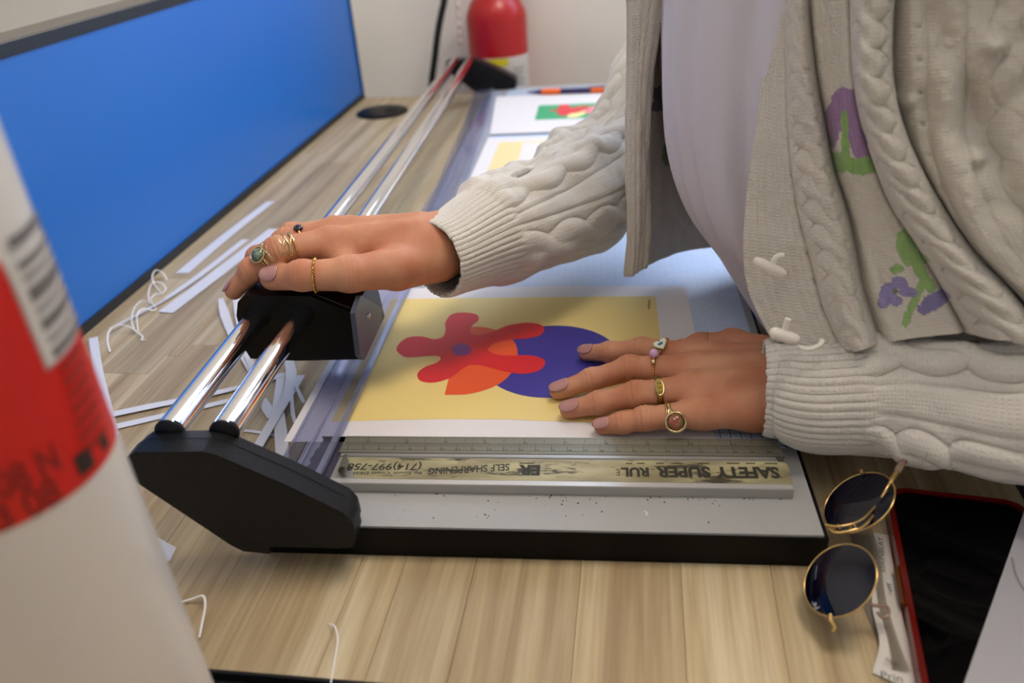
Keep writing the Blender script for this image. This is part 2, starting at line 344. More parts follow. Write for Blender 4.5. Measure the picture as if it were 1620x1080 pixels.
# dark cutting strip under the clear guide, ragged left edge
pts = []
for i in range(40): pts.append((-.1655, .345+i*.0265, BZ+.0001))
for i in range(120): pts.append((-.198+.0035*rng.random(), .345+1.03*(1-i/119), BZ+.0001))
m_cut = mat('cutting_strip', (128, 132, 144), .55, rgb2=(156, 158, 166), vscale=60, stretch=(1, .15, 1))
bm = bmesh.new(); bm_prism(bm, pts, (0, 0, .0005)); bm.free(); sheet('cutting_strip', pts, m_cut, tr, th=.0005)
pts = [(-.1660, .346, BZ+.0007), (-.1660, .4185, BZ+.0007)]+[(-.190+.0035*rng.random()-.012*max(0, (.40-y_))/.05*.6, y_, BZ+.0007) for y_ in np.linspace(.4185, .348, 26)]
sheet('dark_tape', pts, mat('dark_tape', (58, 54, 70), .5, var=.2, vscale=120), tr, th=.0002)
# clear clamping guide with raised ribs
m_clear = clearmat('clear_guide_plastic', (238, 239, 248), .10, haze=((178, 182, 198), .07)); m_lip = clearmat('clear_lip', (214, 218, 238), .1, haze=((190, 194, 210), .25))
gy = np.array([at(497, 765, .0255)[1], .40, .62, .91, 1.15, 1.372]); gx1 = np.array([-.1768, -.1762, -.1755, -.1690, -.176, -.1885])+.0; gx0 = gx1-.030
def ribbon(name, xa, xb, z0, z1, m):
    yy = np.linspace(gy[0], gy[-1], 50); A = np.interp(yy, gy, xa); B = np.interp(yy, gy, xb); V = []; F = []
    for y, a, b_ in zip(yy, A, B): V += [(a, y, z0), (b_, y, z0), (b_, y, z1), (a, y, z1)]
    for i in range(len(yy)-1):
        for k in range(4): l = (k+1) % 4; F.append((i*4+k, i*4+l, i*4+4+l, i*4+4+k))
    n = len(V); F += [(3, 2, 1, 0), (n-4, n-3, n-2, n-1)]; return V, F
gd = raw('clear_guide', *join_vf([ribbon('', gx0, gx1, .0255, .0268, m_clear)]), m_clear, tr, smooth=False)
raw('guide_lip', *ribbon('', gx1-.0022, gx1+.0016, .0262, .0292, m_lip), m_lip, gd, smooth=False)
raw('guide_rib', *ribbon('', gx0+.014, gx0+.0152, .0268, .0278, m_lip), m_lip, gd, smooth=False)
raw('guide_rib', *ribbon('', gx0+.001, gx0+.002, .0268, .0276, m_lip), m_lip, gd, smooth=False)

# aluminium fence with ruler
RZ = .0285
m_al = mat('brushed_aluminium', (176, 175, 170), .38, metal=.75, var=.08, vscale=40, stretch=(.1, 3, 1))
m_rul = mat('ruler_steel', (136, 134, 118), .42, metal=.55, var=.1, vscale=50)
def ypx(py, z=RZ): return at(900, py, z)[1]
yr0, yr1 = ypx(718), YB
xl = at(525, 700, RZ)[0]-.028; xr_top = at(1229, 695, RZ)[0]; xr_bot = at(1254, 768, RZ)[0]
def rbox(name, ya, yb, xa, xb1, xb2, z0, z1, m, parent, bevel=0):
    return prism(name, [(xa, ya, z0), (xb1, ya, z0), (xb2, yb, z0), (xa, yb, z0)], (0, 0, z1-z0), m, parent, bevel=bevel)
fence = rbox('ruler_fence', ypx(770), ypx(719.5), -.168, xr_bot, xr_bot-.005, BZ+.0002, RZ, m_al, tr, bevel=.0005)
ruler = rbox('ruler', yr0, yr1, -.170, at(1240, 719, RZ)[0], xr_top, BZ+.0004, RZ-.0002, m_rul, tr)
prism('fence_ridge', [(-.168, ypx(725.5), RZ), (xr_bot-.005, ypx(725.5), RZ), (xr_bot-.006, ypx(721.5), RZ), (-.168, ypx(721.5), RZ)], (0, 0, .0006), m_al, fence)
prism('fence_ridge', [(-.168, ypx(770), RZ), (xr_bot, ypx(770), RZ), (xr_bot-.001, ypx(763), RZ), (-.168, ypx(763), RZ)], (0, 0, .0009), mat('fence_bright', (200, 199, 195), .35, metal=.6), fence, bevel=.0002)
# engraved scales
m_ink = mat('scale_ink', (28, 28, 22), .6)
zz = RZ-.0002+.00006; zero = at(459, 700, RZ)[0]
L = []
def tick(x, ya, yb, wd): L.append(([(x-wd/2, ya, zz), (x+wd/2, ya, zz), (x+wd/2, yb, zz), (x-wd/2, yb, zz)], [(0, 1, 2, 3)]))
ymid = ypx(702.5); ylow = ypx(713.5)
xmax = xr_top-.002; xmin = -.169
for k in range(0, 13*16):
    x = zero+k*.0254/16
    if xmin < x < xmax: ln = 1.0 if k % 16 == 0 else .7 if k % 8 == 0 else .45 if k % 4 == 0 else .3; tick(x, yr1-.0002, yr1-(yr1-ymid)*ln, .00022 if k % 16 else .0003)
for k in range(0, 330):
    x = zero+k*.001
    if xmin < x < xmax+.002: ln = 1.0 if k % 10 == 0 else .62 if k % 5 == 0 else .5; tick(x, ymid, ymid-(ymid-ylow)*ln, .00016 if k % 10 else .00028)
for y in (ymid, ylow): L.append(([(-.169, y-.00014, zz), (xmax+.002, y-.00014, zz), (xmax+.002, y+.00014, zz), (-.169, y+.00014, zz)], [(0, 1, 2, 3)]))
o = raw('scale_marks', *join_vf(L), m_ink, ruler, smooth=False); o['kind'] = 'stuff'
for k in range(2, 13):
    x = zero+k*.0254
    if xmin+.003 < x < xmax-.001: text_mesh('numeral', str(k), (x+.0006, ymid+.0003, zz+.00003), (1, 0, 0), (0, 1, 0), .0011*len(str(k)), .0022, m_ink, ruler)
for k in range(5, 32):
    x = zero+k*.01
    if xmin+.003 < x < xmax: text_mesh('numeral', str(k), (x+.0005, ylow+.0002, zz+.00003), (1, 0, 0), (0, 1, 0), .0010*len(str(k)), .0018, m_ink, ruler)
# worn sticker, upside down
def sticker_mat():
    m = mat('worn_sticker', (176, 168, 128), .42, rgb2=(128, 120, 88), vscale=45, stretch=(.5, 2, 1)); nt = m.node_tree; b = nt.nodes['Principled BSDF']; N = nt.nodes.new
    tc = N('ShaderNodeTexCoord'); n = N('ShaderNodeTexNoise'); n.inputs['Scale'].default_value = 26; n.inputs['Detail'].default_value = 7; n.inputs['Roughness'].default_value = .7
    mp = N('ShaderNodeMapping'); mp.inputs['Scale'].default_value = (1, 3.5, 1); nt.links.new(tc.outputs['Object'], mp.inputs[0]); nt.links.new(mp.outputs[0], n.inputs['Vector'])
    r = N('ShaderNodeValToRGB'); r.color_ramp.elements[0].position = .54; r.color_ramp.elements[1].position = .60; r.color_ramp.elements[0].color = (0, 0, 0, 1); r.color_ramp.elements[1].color = (1, 1, 1, 1)
    nt.links.new(n.outputs[0], r.inputs[0]); mx = N('ShaderNodeMix'); mx.data_type = 'RGBA'; mx.inputs[7].default_value = s2l((62, 56, 38))+(1,)
    old = b.inputs['Base Color'].links[0].from_socket; nt.links.new(old, mx.inputs[6]); nt.links.new(r.outputs[0], mx.inputs[0]); nt.links.new(mx.outputs[2], b.inputs['Base Color']); return m
sx0 = at(556, 745, RZ)[0]; sx1 = at(1246, 745, RZ)[0]; sy0 = ypx(761.5); sy1 = ypx(727)
pts = [(sx0+.004, sy0), ]
for i in range(30): pts.append((sx0+.006+(sx1-sx0-.006)*i/29, sy0+.0003*rng.random()))
for i in range(8): pts.append((sx1+.0025*rng.random()-.001, sy0+(sy1-sy0)*(i+.5)/8))
for i in range(40): pts.append((sx1-(sx1-sx0+.006)*i/39, sy1-.0005*rng.random()))
pts.append((sx0-.001, (sy0+sy1)/2))
stk = sheet('sticker', [(x, y, RZ+.0001) for x, y in pts], sticker_mat(), fence, th=.0002)
# curled left corner of the sticker
V = []; F = []
for i in range(9):
    a = -i/8*PI*1.1
    for j in range(5):
        t = j/4; rr = .0016+.002*t
        V.append((sx0-.002-rr*math.sin(-a)*1.2-.004*t*0-.004*(1-t), sy0+(sy1-sy0)*(.1+.85*(1-t)), RZ+.0004+rr*(1-math.cos(a))))
for i in range(8):
    for j in range(4): F.append((i*5+j, i*5+j+1, i*5+6+j, i*5+5+j))
o = raw('curled_corner', V, F, mat('sticker_back', (92, 90, 66), .7, var=.3, vscale=200), stk)
m_txt = mat('sticker_print', (40, 38, 24), .6)
def utext(s, pxr, pxl, pyb, pyt, parent=stk, z=RZ+.00035, tilt=0, nm='lettering', bold=.02):
    """upside-down text: starts at right pixel pxr, ends at pxl; baseline py = pyb (upper on screen)"""
    pyb, pyt = pyt, pyb
    a = at(pxr, pyb, z); b_ = at(pxl, pyb+tilt, z); c = at(pxr, pyt, z)
    ex = b_-a; w_ = np.linalg.norm(ex); ex /= w_; ey = np.array([ex[1], -ex[0], 0])*-1
    if (c-a)@ey < 0: ey = -ey
    return text_mesh(nm, s, a, ex, ey, w_, abs((c-a)@ey), m_txt, parent, bold=bold)
utext('(714)997-758', 669, 553, 743.5, 729.5); 
utext('By South Coast DESI', 668, 561, 750, 744.5)
utext('SELF SHARPENING', 806, 678, 744, 733, tilt=7)
utext('ER', 855, 821, 752, 735, bold=.05)
utext('RUL', 1026, 982, 754, 739, bold=.05); utext('E', 980, 974, 752, 742, bold=0); utext('SUPER', 1122, 1036, 755.5, 737.5, bold=.05); utext('SAFETY', 1230, 1129, 757, 738, bold=.05)
# thin mismatched upper slivers of the torn print
for a, b_ in ((1230, 1210), (1195, 1180), (1170, 1150), (1122, 1104), (1080, 1066), (1050, 1038), (845, 822), (1000, 990), (1020, 1008)):
    p = at(a, 733.5, RZ+.00035); q = at(b_, 733.5, RZ+.00035); box('print_sliver', q[0], p[0], p[1], p[1]+.0009, RZ+.0003, RZ+.00036, m_txt, stk)

# end caps
def cap(yf, yb, zs, dx, dz, label):
    prof = [(-.2562, .0765), (-.2552, .0830), (-.2495, .0868), (-.2119, .0876), (-.2050, .0860), (-.1716, .0668), (-.1421, .0468), (-.1383, .0405), (-.1380, .0300), (-.1410, .0216), (-.150, .0206), (-.1900, .0206), (-.1905, .0150), (-.2060, .0165), (-.2125, .0212), (-.2545, .0655)]
    P = [(x+dx, 0, z*zs+dz) for x, z in prof]
    c = prism('end_cap', [(x, yf, z) for x, _, z in P], (0, yb-yf, 0), m_capm, tr, bevel=.0028, seg=3)
    c['label'] = label
    cen = np.array([-.195+dx, 0, .052*zs+dz])
    # raised outer shell step
    Q = [(cen[0]+(x-cen[0])*.97, yb-.0005, cen[2]+(z-cen[2])*.97+.0012) for x, _, z in P]
    prism('cap_shell', Q, (0, .007 if yb > yf else -.007, 0), m_capm, c, bevel=.002, seg=2)
    return c
m_capm = mat('textured_black_cap', (5, 6, 9), .34, spec=.28, bump=.8, bscale=1500)
c1 = cap(.3190, .3310, 1.0, 0, 0, 'near black end cap')
for rx in (-.2385, -.207):
    V, F = lathe_vf([(.0080, 0), (.0080, .003), (.0077, .0036)], (rx, .3358, .0868), 32, axis=(0, 1, 0)); raw('rail_socket', V, F, m_capm, c1)
c2 = cap(1.412, 1.392, .80, -.012, .004, 'far black end cap')
# rails
m_chrome = mat('chrome', (235, 235, 238), .055, metal=1, spec=.5)
for xa, xb in ((-.2385, -.2525), (-.207, -.2265)):
    tube('rail', [(xa, .337, .0875), (xa+(xb-xa)*.5, .86, .0785), (xb, 1.40, .0690)], .0074, m_chrome, tr, seg=40)
# cutter head
hp = [(-.2515, .0535), (-.2535, .0600), (-.2535, .0880), (-.2500, .0985), (-.2430, .1035), (-.1985, .1022), (-.1713, .0888), (-.1690, .0525), (-.2180, .0515)]
y0h, y1h = .468, .530
head = prism('cutter_head', [(x, y0h, z) for x, z in hp], (0, y1h-y0h, 0), mat('head_plastic', (5, 5, 6), .34, spec=.2, bump=.15, bscale=1200), tr, bevel=.0022, seg=3)
for rx in (-.2385, -.207):
    V, F = lathe_vf([(.0080, 0), (.0086, 0), (.0090, .0008), (.0090, .004)], (rx, y0h-.0008, .0875), 32, axis=(0, 1, 0)); raw('rail_bushing', V, F, m_black, head)
rib = []
pA = np.array([-.1965, y0h-.0003+.004, .1016]); pB = np.array([-.1725, y0h+.004, .0898])
for i in range(26):
    p = pA+(pB-pA)*i/25; rib.append(lathe_vf([(.00045, 0), (.0003, .0004)], p+np.array([0, 0, .0004]), 6, axis=(.4, -.5, .8)))
o = raw('ridge_beads', *join_vf(rib), mat('bead_grey', (90, 90, 90), .3), head); o['kind'] = 'stuff'
plp = [at(571, 467, -.165, 0), at(605, 488, -.165, 0), at(603, 512, -.165, 0), at(577, 569, -.165, 0), at(570, 562, -.165, 0), at(562, 495, -.165, 0)]
pl = prism('side_plate', plp, (-.0035, 0, 0), mat('plate_grey', (84, 90, 106), .35, metal=.4), head, bevel=.0004)
sp_ = at(583, 500, -.165, 0); lathe('plate_screw', [(.0024, 0), (.0022, .0009), (.0012, .0012)], sp_, mat('screw', (200, 200, 200), .25, metal=1), pl, seg=20, axis=(1, 0, 0))
# blade housing beneath the head reaching to the bed
prism('blade_housing', [(-.190, .492, .0396), (-.190, .508, .0396), (-.190, .516, .045), (-.190, .514, .053), (-.190, .486, .053), (-.190, .484, .045)], (.004, 0, 0), m_black, head, bevel=.001)
# dust specks on the bed
m_dust = mat('dust', (40, 38, 34), .9); L = []
for i in range(130):
    x = random.uniform(-.13, .10); y = ypx(778, BZ)-abs(random.gauss(0, .004)) if i < 95 else random.uniform(.34, .385); s = random.uniform(.0002, .0006)
    L.append(lathe_vf([(s, 0), (s*.6, s*.7)], (x, y, BZ+.00005), 5))
o = raw('paper_dust', *join_vf(L), m_dust, tr); o['kind'] = 'stuff'
p = at(1022, 813, BZ); tube('paint_chip', [p+np.array((-.0012, .0018, .0003)), p+np.array((.0008, .0004, .0004)), p+np.array((-.0004, -.001, .0003)), p+np.array((.001, -.002, .0003))], .0005, mat('chip_white', (225, 225, 225), .6), tr, seg=6)

# ------------------------------------------------------------------ sheets of paper
m_paper = mat('white_paper', (220, 216, 215), .6, bump=.03, bscale=900)
PZ = BZ+.0007
def rounded(x0, x1, y0, y1, r, z):
    P = []
    for cx, cy, a0 in ((x1-r, y0+r, -90), (x1-r, y1-r, 0), (x0+r, y1-r, 90), (x0+r, y0+r, 180)):
        for k in range(6): a = math.radians(a0+k*18); P.append((cx+r*math.cos(a), cy+r*math.sin(a), z))
    return P
pa = at(452, 692, PZ); pb = at(1131, 690.5, PZ); pc = at(1085, 452, PZ)
P1 = [(-.2140, YB+.0006, PZ), (pb[0], YB+.0006, PZ), ]
prt = empty('art_print', (-.07, .53, PZ), 'white sheet with a red and blue abstract print on pale yellow, under the near hand', 'art print')
tl = at(690, 456, PZ)
out = [(-.2140, YB+.0006, PZ), (pb[0], YB+.0006, PZ)]
for k in range(7): a = math.radians(k*15); out.append((pc[0]-.008+.008*math.cos(a), tl[1]-.010+.008*math.sin(a)-.001, PZ))
out += [(-.02, tl[1], PZ), (-.12, tl[1]+.0005, PZ), (-.2125, tl[1]+.0005, PZ)]
sheet('paper_sheet', out, m_paper, prt, th=.0002)
def ink(name, col, rough=.55): return mat(name, col, rough)
z = PZ+.0003
def fromcrop(pts, sc_, ox, oy, z, n=0):
    P = [(ox+x/sc_, oy+y/sc_) for x, y in pts]
    if n: P = [tuple(q) for q in crc(P, n)]
    return [tuple(at(x, y, z)) for x, y in P]
def C2(pts, z, n=0): return fromcrop(pts, 2.7, 520, 440, z, n)
yl = [tuple(at(*q, z)) for q in ((1037, 468), (1045, 540), (1056, 640), (1063, 675))]
bot = [tuple(at(x, y, z)) for x, y in ((950, 669), (800, 663), (700, 662.5), (620, 664), (555, 666), (523, 667))]
xL = -.188
yel = [bot[-1]]+[(p_[0], p_[1], z) for p_ in bot[:-1][::-1]]
yel = [(xL, bot[-1][1], z)]+[tuple(p_) for p_ in bot[::-1]]+[yl[3], yl[2], yl[1], yl[0], (xL, yl[0][1]+.001, z)]
sheet('printed_ground', yel, ink('ink_pale_yellow', (228, 204, 128)), prt, th=.00004)
def circ3(a, b, c):
    ax, ay, bx, by, cx, cy = a[0], a[1], b[0], b[1], c[0], c[1]; d = 2*(ax*(by-cy)+bx*(cy-ay)+cx*(ay-by))
    ux = ((ax*ax+ay*ay)*(by-cy)+(bx*bx+by*by)*(cy-ay)+(cx*cx+cy*cy)*(ay-by))/d; uy = ((ax*ax+ay*ay)*(cx-bx)+(bx*bx+by*by)*(ax-cx)+(cx*cx+cy*cy)*(bx-ax))/d
    return ux, uy, math.hypot(ax-ux, ay-uy)
z += .00008
ux, uy, ur = circ3(at(897.8, 515.6, z), at(968, 541, z), at(875.6, 628.9, z))
sheet('printed_disc', [(ux+ur*math.cos(a), uy+ur*math.sin(a), z) for a in np.linspace(0, 2*PI, 72, endpoint=False)], ink('ink_ultramarine', (56, 46, 142)), prt, th=.00003)
z += .00006
org = [(495, 498), (600, 494), (700, 465), (762, 425), (800, 370), (807, 320), (795, 275), (750, 236), (690, 214), (640, 207), (608, 208)]
oc = [tuple(q) for q in cr([(520+x/2.7, 440+y/2.7) for x, y in org], 50)]
oc += [(520+560/2.7, 440+300/2.7), (520+512/2.7, 440+430/2.7)]
sheet('printed_petal', [tuple(at(x, y, z)) for x, y in oc], ink('ink_orange', (226, 86, 36)), prt, th=.00003)
z += .00006
red = [(498, 190), (525, 154), (580, 146), (632, 155), (640, 178), (612, 204), (605, 232), (640, 243), (700, 228), (760, 203), (830, 190), (890, 193), (921, 212), (905, 242), (850, 256), (780, 262), (715, 275), (680, 302), (705, 322), (770, 330), (860, 329), (912, 343), (925, 362), (900, 393), (830, 408), (740, 395), (660, 374), (605, 370), (565, 392), (520, 425), (450, 445), (393, 438), (379, 408), (412, 378), (458, 362), (478, 343), (462, 330), (400, 333), (330, 336), (293, 312), (296, 285), (335, 254), (395, 248), (450, 260), (487, 250), (499, 222)]
sheet('printed_figure', C2(red, z, 200), ink('ink_red', (212, 30, 40)), prt, th=.00003)
z += .00006
ov = [(600, 371), (660, 374), (740, 395), (790, 404), (800, 370), (700, 352), (620, 350), (572, 372)]
sheet('printed_dot', C2([(567+42*math.cos(a), 305+27*math.sin(a)) for a in np.linspace(0, 2*PI, 24, endpoint=False)], z), ink('ink_violet', (128, 52, 130)), prt, th=.00003)
m_ink2 = mat('tiny_print', (50, 46, 40), .6)
a = at(1026.5, 488, z); b_ = at(1027.5, 473, z); ey = unit(b_-a); ex = np.array([ey[1], -ey[0], 0])
for i in range(7): q = a+(b_-a)*i/7; box('tiny_mark', q[0]-.0009, q[0]+.0009, q[1], q[1]+.0012, z, z+.00003, m_ink2, prt)
# far sheet with green card print
s2 = empty('art_print', (-.06, 1.23, PZ), 'white sheet with a small green card print at the far end of the trimmer', 'art print')
q = [at(775, 212, PZ), at(891, 209, PZ), None, at(786, 153, PZ)]
yT, yB_ = q[3][1], q[0][1]
sheet('paper_sheet', [(q[0][0], yB_, PZ), (.085, yB_+.001, PZ), (.085, yT-.001, PZ), (q[3][0]-.001, yT, PZ)], m_paper, s2)
def C5(pts, z, n=0): return fromcrop(pts, 3.374, 560, 0, z, n)
z = PZ+.0003
g = C5([(970, 563), (1345, 545), (1215, 632), (965, 640)], z); gx0_, gx1_ = g[3][0], .06; gy0_, gy1_ = g[3][1], g[0][1]
sheet('printed_card', [(gx0_, gy0_, z), (gx1_, gy0_, z), (gx1_, gy1_, z), (gx0_, gy1_, z)], ink('ink_green', (48, 160, 105)), s2, th=.00004)
z += .0002
sheet('printed_patch', C5([(1150, 600), (1200, 565), (1255, 572), (1240, 605), (1190, 625), (1135, 628)], z), ink('ink_cream', (240, 225, 150)), s2, th=.00004)
z += .0002
sheet('printed_tree', C5([(1035, 588), (1085, 582), (1100, 560), (1145, 558), (1160, 575), (1195, 568), (1250, 565), (1240, 582), (1195, 600), (1165, 604), (1120, 618), (1085, 608), (1090, 596)], z, 60), ink('ink_red2', (215, 55, 60)), s2, th=.00004)
sheet('printed_block', C5([(1235, 572), (1310, 562), (1305, 600), (1230, 606)], z), ink('ink_pink', (238, 130, 140)), s2, th=.00004)
# middle sheet, yellow strip print
s3 = empty('art_print', (-.09, 1.0, PZ), 'white sheet with a pale yellow strip print beyond the raised forearm', 'art print')
a = at(772, 219, PZ); b_ = at(733, 300, PZ)
sheet('paper_sheet', [(b_[0]+.001, b_[1]-.02, PZ), (.075, b_[1]-.02, PZ), (.075, a[1], PZ), (a[0], a[1], PZ)], m_paper, s3)
z = PZ+.0003
a = at(790, 225, z); b_ = at(827, 224, z); c = at(769, 286, z)
sheet('printed_strip', [(c[0]-.004, c[1]-.04, z), (.03, c[1]-.04, z), (.03, a[1], z), (a[0], a[1], z)], ink('ink_pale_yellow2', (226, 208, 150)), s3, th=.00004)
z += .0002
a = at(827, 226, z); b_ = at(815, 262, z)
sheet('printed_white_shape', [(b_[0]-.004, b_[1]-.06, z), (b_[0], b_[1], z), (b_[0]+.0025, (a[1]+b_[1])/2, z), (a[0], a[1], z), (.05, a[1], z), (.05, b_[1]-.06, z)], m_paper, s3, th=.00004)

# ------------------------------------------------------------------ paper offcuts on the desk
m_strip = mat('offcut_paper', (206, 208, 216), .65)
def strip(pts, label, z=.0004, lift=(0, 0), poly=False, th=.0002):
    """ribbon along pixel centre line pts=[(px,py,halfwidth_px)]"""
    P = np.array([at(x, y, z) for x, y, h in pts]); n = max(8, len(P)*4)
    W = [h for *_, h in pts]; Q = cr(P, n); 
    wd = np.interp(np.linspace(0, 1, n), np.linspace(0, 1, len(W)), W)
    wd = wd*np.array([np.linalg.norm(q-CAM) for q in Q])/FPX*1.15
    T = np.gradient(Q, axis=0); T /= np.linalg.norm(T, axis=1)[:, None]; N_ = np.cross(T, (0, 0, 1))
    hz = z+np.interp(np.linspace(0, 1, n), (0, .5, 1), (lift[0], (lift[0]+lift[1])/4, lift[1]))
    V = []; F = []
    for i in range(n):
        a = Q[i]-N_[i]*wd[i]; b_ = Q[i]+N_[i]*wd[i]
        for p_, zz_ in ((a, 0), (b_, 0), (b_, th), (a, th)): V.append((p_[0], p_[1], hz[i]+zz_))
    for i in range(n-1):
        for k in range(4): l = (k+1) % 4; F.append((i*4+k, i*4+l, i*4+4+l, i*4+4+k))
    m_ = len(V); F += [(3, 2, 1, 0), (m_-4, m_-3, m_-2, m_-1)]
    o = raw('paper_strip', V, F, m_strip, smooth=False)
    return tag(o, label, 'paper strip', 'paper offcuts beside the trimmer')
strip([(429, 320, 6), (360, 372, 7.5), (288, 432, 9)], 'long white paper strip lying nearest the blue panel', lift=(.001, .0))
strip([(434, 362, 8), (350, 428, 10), (262, 494, 11)], 'wide white paper strip parallel to the one by the blue panel', z=.0007)
strip([(388, 379, 5), (320, 432, 5), (262, 472, 3)], 'narrow white strip tucked beside the wide paper strip near the blue panel', z=.0003)
strip([(320, 435, 2.5), (270, 470, 2), (222, 498, 2), (176, 526, 1.6)], 'thin grey-white sliver running from the wide strips to the curled threads', z=.0012, lift=(0, .004))
strip([(150, 540, 5), (156, 590, 6), (168, 640, 6), (180, 690, 6)], 'upright white paper strip beside the spray can and below the blue panel corner', lift=(.004, 0))
strip([(150, 661, 6), (230, 644, 6.5), (300, 630, 5.5), (380, 612, 5), (460, 590, 5)], 'upper of two white strips crossing under the chrome rails', z=.0016)
strip([(150, 682, 6.5), (230, 664, 6), (300, 648, 5), (400, 625, 5)], 'lower of two white strips crossing under the chrome rails', z=.0009)
strip([(349, 472, 3), (355, 495, 6), (368, 530, 5), (392, 575, 5), (410, 610, 4)], 'pointed white strip emerging left of the cutter head', z=.0022)
strip([(374, 473, 4), (378, 500, 5), (392, 560, 5), (408, 600, 4)], 'second white strip just under the cutter head corner', z=.003)
strip([(300, 640, 4), (262, 672, 5), (228, 705, 6)], 'white strip end poking out left of the near end cap', z=.0027)
def T5(L_): return [(390+x/6, 560+y/6, h/6) for x, y, h in L_]
strip(T5([(330, 180, 30), (320, 330, 42), (300, 520, 50), (265, 620, 46)]), 'broad white strip crossing the middle of the offcut tangle', z=.0014)
strip(T5([(405, 60, 34), (425, 190, 44), (400, 320, 34), (350, 440, 26)]), 'white strip at the top of the offcut tangle under the cutter head', z=.0034)
strip(T5([(180, 420, 10), (190, 500, 40), (240, 600, 34)]), 'short tapered strip on the left of the offcut tangle', z=.0020)
strip(T5([(520, 200, 30), (390, 410, 38), (240, 650, 40), (60, 960, 42)]), 'long grey-white strip running diagonally over the offcut tangle', z=.0052)
strip(T5([(310, 560, 40), (330, 800, 52), (350, 1080, 50)]), 'white strip running towards the near end cap beside the trimmer base', z=.0040)
strip(T5([(462, 280, 10), (500, 370, 14), (545, 460, 14)]), 'small slanted sliver beside the trimmer base', z=.0064)
strip(T5([(-20, 725, 14), (120, 742, 16), (280, 775, 14)]), 'thin crosswise sliver left in the offcut tangle', z=.0008)
strip(T5([(430, 400, 12), (440, 560, 16), (480, 700, 12)]), 'faint sliver at the right of the offcut tangle', z=.0072)
# scrap beside the can, with a small printed corner
o = sheet('paper_scrap', [tuple(at(x, y, .0004)) for x, y in ((250, 850), (279, 866), (270, 886), (250, 895), (236, 880))], m_strip); tag(o, 'small folded white paper scrap on the desk beside the spray can', 'paper scrap')
# curled threads of paper
m_thr = mat('thread_paper', (226, 224, 220), .6)
def thread(P, r, label, nm='paper_curl'):
    Q = cr(np.array([at(x, y, 0)*np.array((1, 1, 0))+np.array((0, 0, zz_)) for x, y, zz_ in P]), len(P)*8)
    o = tube(nm, Q, r, m_thr, seg=6, flat=.5); return tag(o, label, 'paper curl', 'curly threads of cut paper')
def K(L_): return [(120+x/2.348, 300+y/2.348, zz_) for x, y, zz_ in L_]
thread(K([(128, 606, .001), (122, 575, .004), (135, 545, .007), (170, 530, .008), (210, 533, .006), (232, 540, .003), (250, 552, .002), (245, 562, .0012), (262, 560, .001)]), .0008, 'hooked paper thread at the near end of the curls by the blue panel')
thread(K([(222, 535, .002), (214, 505, .006), (228, 470, .009), (255, 440, .008), (285, 432, .003), (298, 445, .001), (288, 458, .003), (262, 465, .007), (238, 490, .008), (232, 528, .001)]), .0007, 'looped paper thread in the middle of the curls by the blue panel')
thread(K([(278, 432, .002), (276, 405, .006), (295, 380, .010), (325, 372, .008), (338, 380, .004), (322, 392, .002), (300, 398, .003), (285, 420, .004), (292, 438, .001)]), .0007, 'small double-looped paper thread above the middle curls')
thread(K([(318, 385, .001), (298, 368, .004), (292, 350, .008), (308, 335, .011), (330, 334, .008), (342, 345, .003)]), .0007, 'topmost arched paper thread beside the blue panel')
thread([(522, 990, .002), (533, 1003, .006), (538, 1025, .007), (532, 1050, .004), (524, 1082, .001)], .0004, 'fine bent white thread lying on the desk in front of the trimmer', 'thread')
thread([(280, 956, .001), (305, 953, .003), (325, 954, .006), (329, 968, .006), (322, 985, .002), (316, 1010, .001)], .0007, 'bent white thread beside the foot of the spray can', 'thread')

# ------------------------------------------------------------------ pen at the far end
pen = empty('pen', (-.06, 1.366, .026), 'orange and navy ballpoint pen lying past the far art print', 'pen')
a = at(833, 146, .0275); b_ = at(972, 141, .0275); b_ = a+(b_-a)*1.08; d = unit(b_-a); Lp = np.linalg.norm(b_-a)
m_nav = mat('pen_navy', (38, 28, 86), .35); m_or = mat('pen_orange', (240, 105, 25), .35)
def seg_(name, t0, t1, prof, m_): V, F = lathe_vf([(r, (t0+(t1-t0)*t)*Lp) for t, r in prof], a, 20, axis=d); raw(name, V, F, m_, pen, auto=40)
seg_('tip', 0, .16, [(0, .0006), (.3, .0016), (1, .0040)], m_nav); seg_('grip', .16, .36, [(0, .0044), (.5, .0048), (1, .0044)], m_or)
seg_('barrel', .36, .68, [(0, .0043), (1, .0043)], m_nav); seg_('cap', .68, .96, [(0, .0045), (1, .0042)], m_or); seg_('clicker', .96, 1.04, [(0, .0025), (1, .0022)], m_nav)
bm = bmesh.new(); prism('clip', [tuple(a+d*Lp*.66+np.array((0, 0, .0046))), tuple(a+d*Lp*.93+np.array((0, 0, .0046))), tuple(a+d*Lp*.93+np.array((0, 0, .0062))), tuple(a+d*Lp*.66+np.array((0, 0, .0056)))], (0, -.002, 0), m_nav, pen)

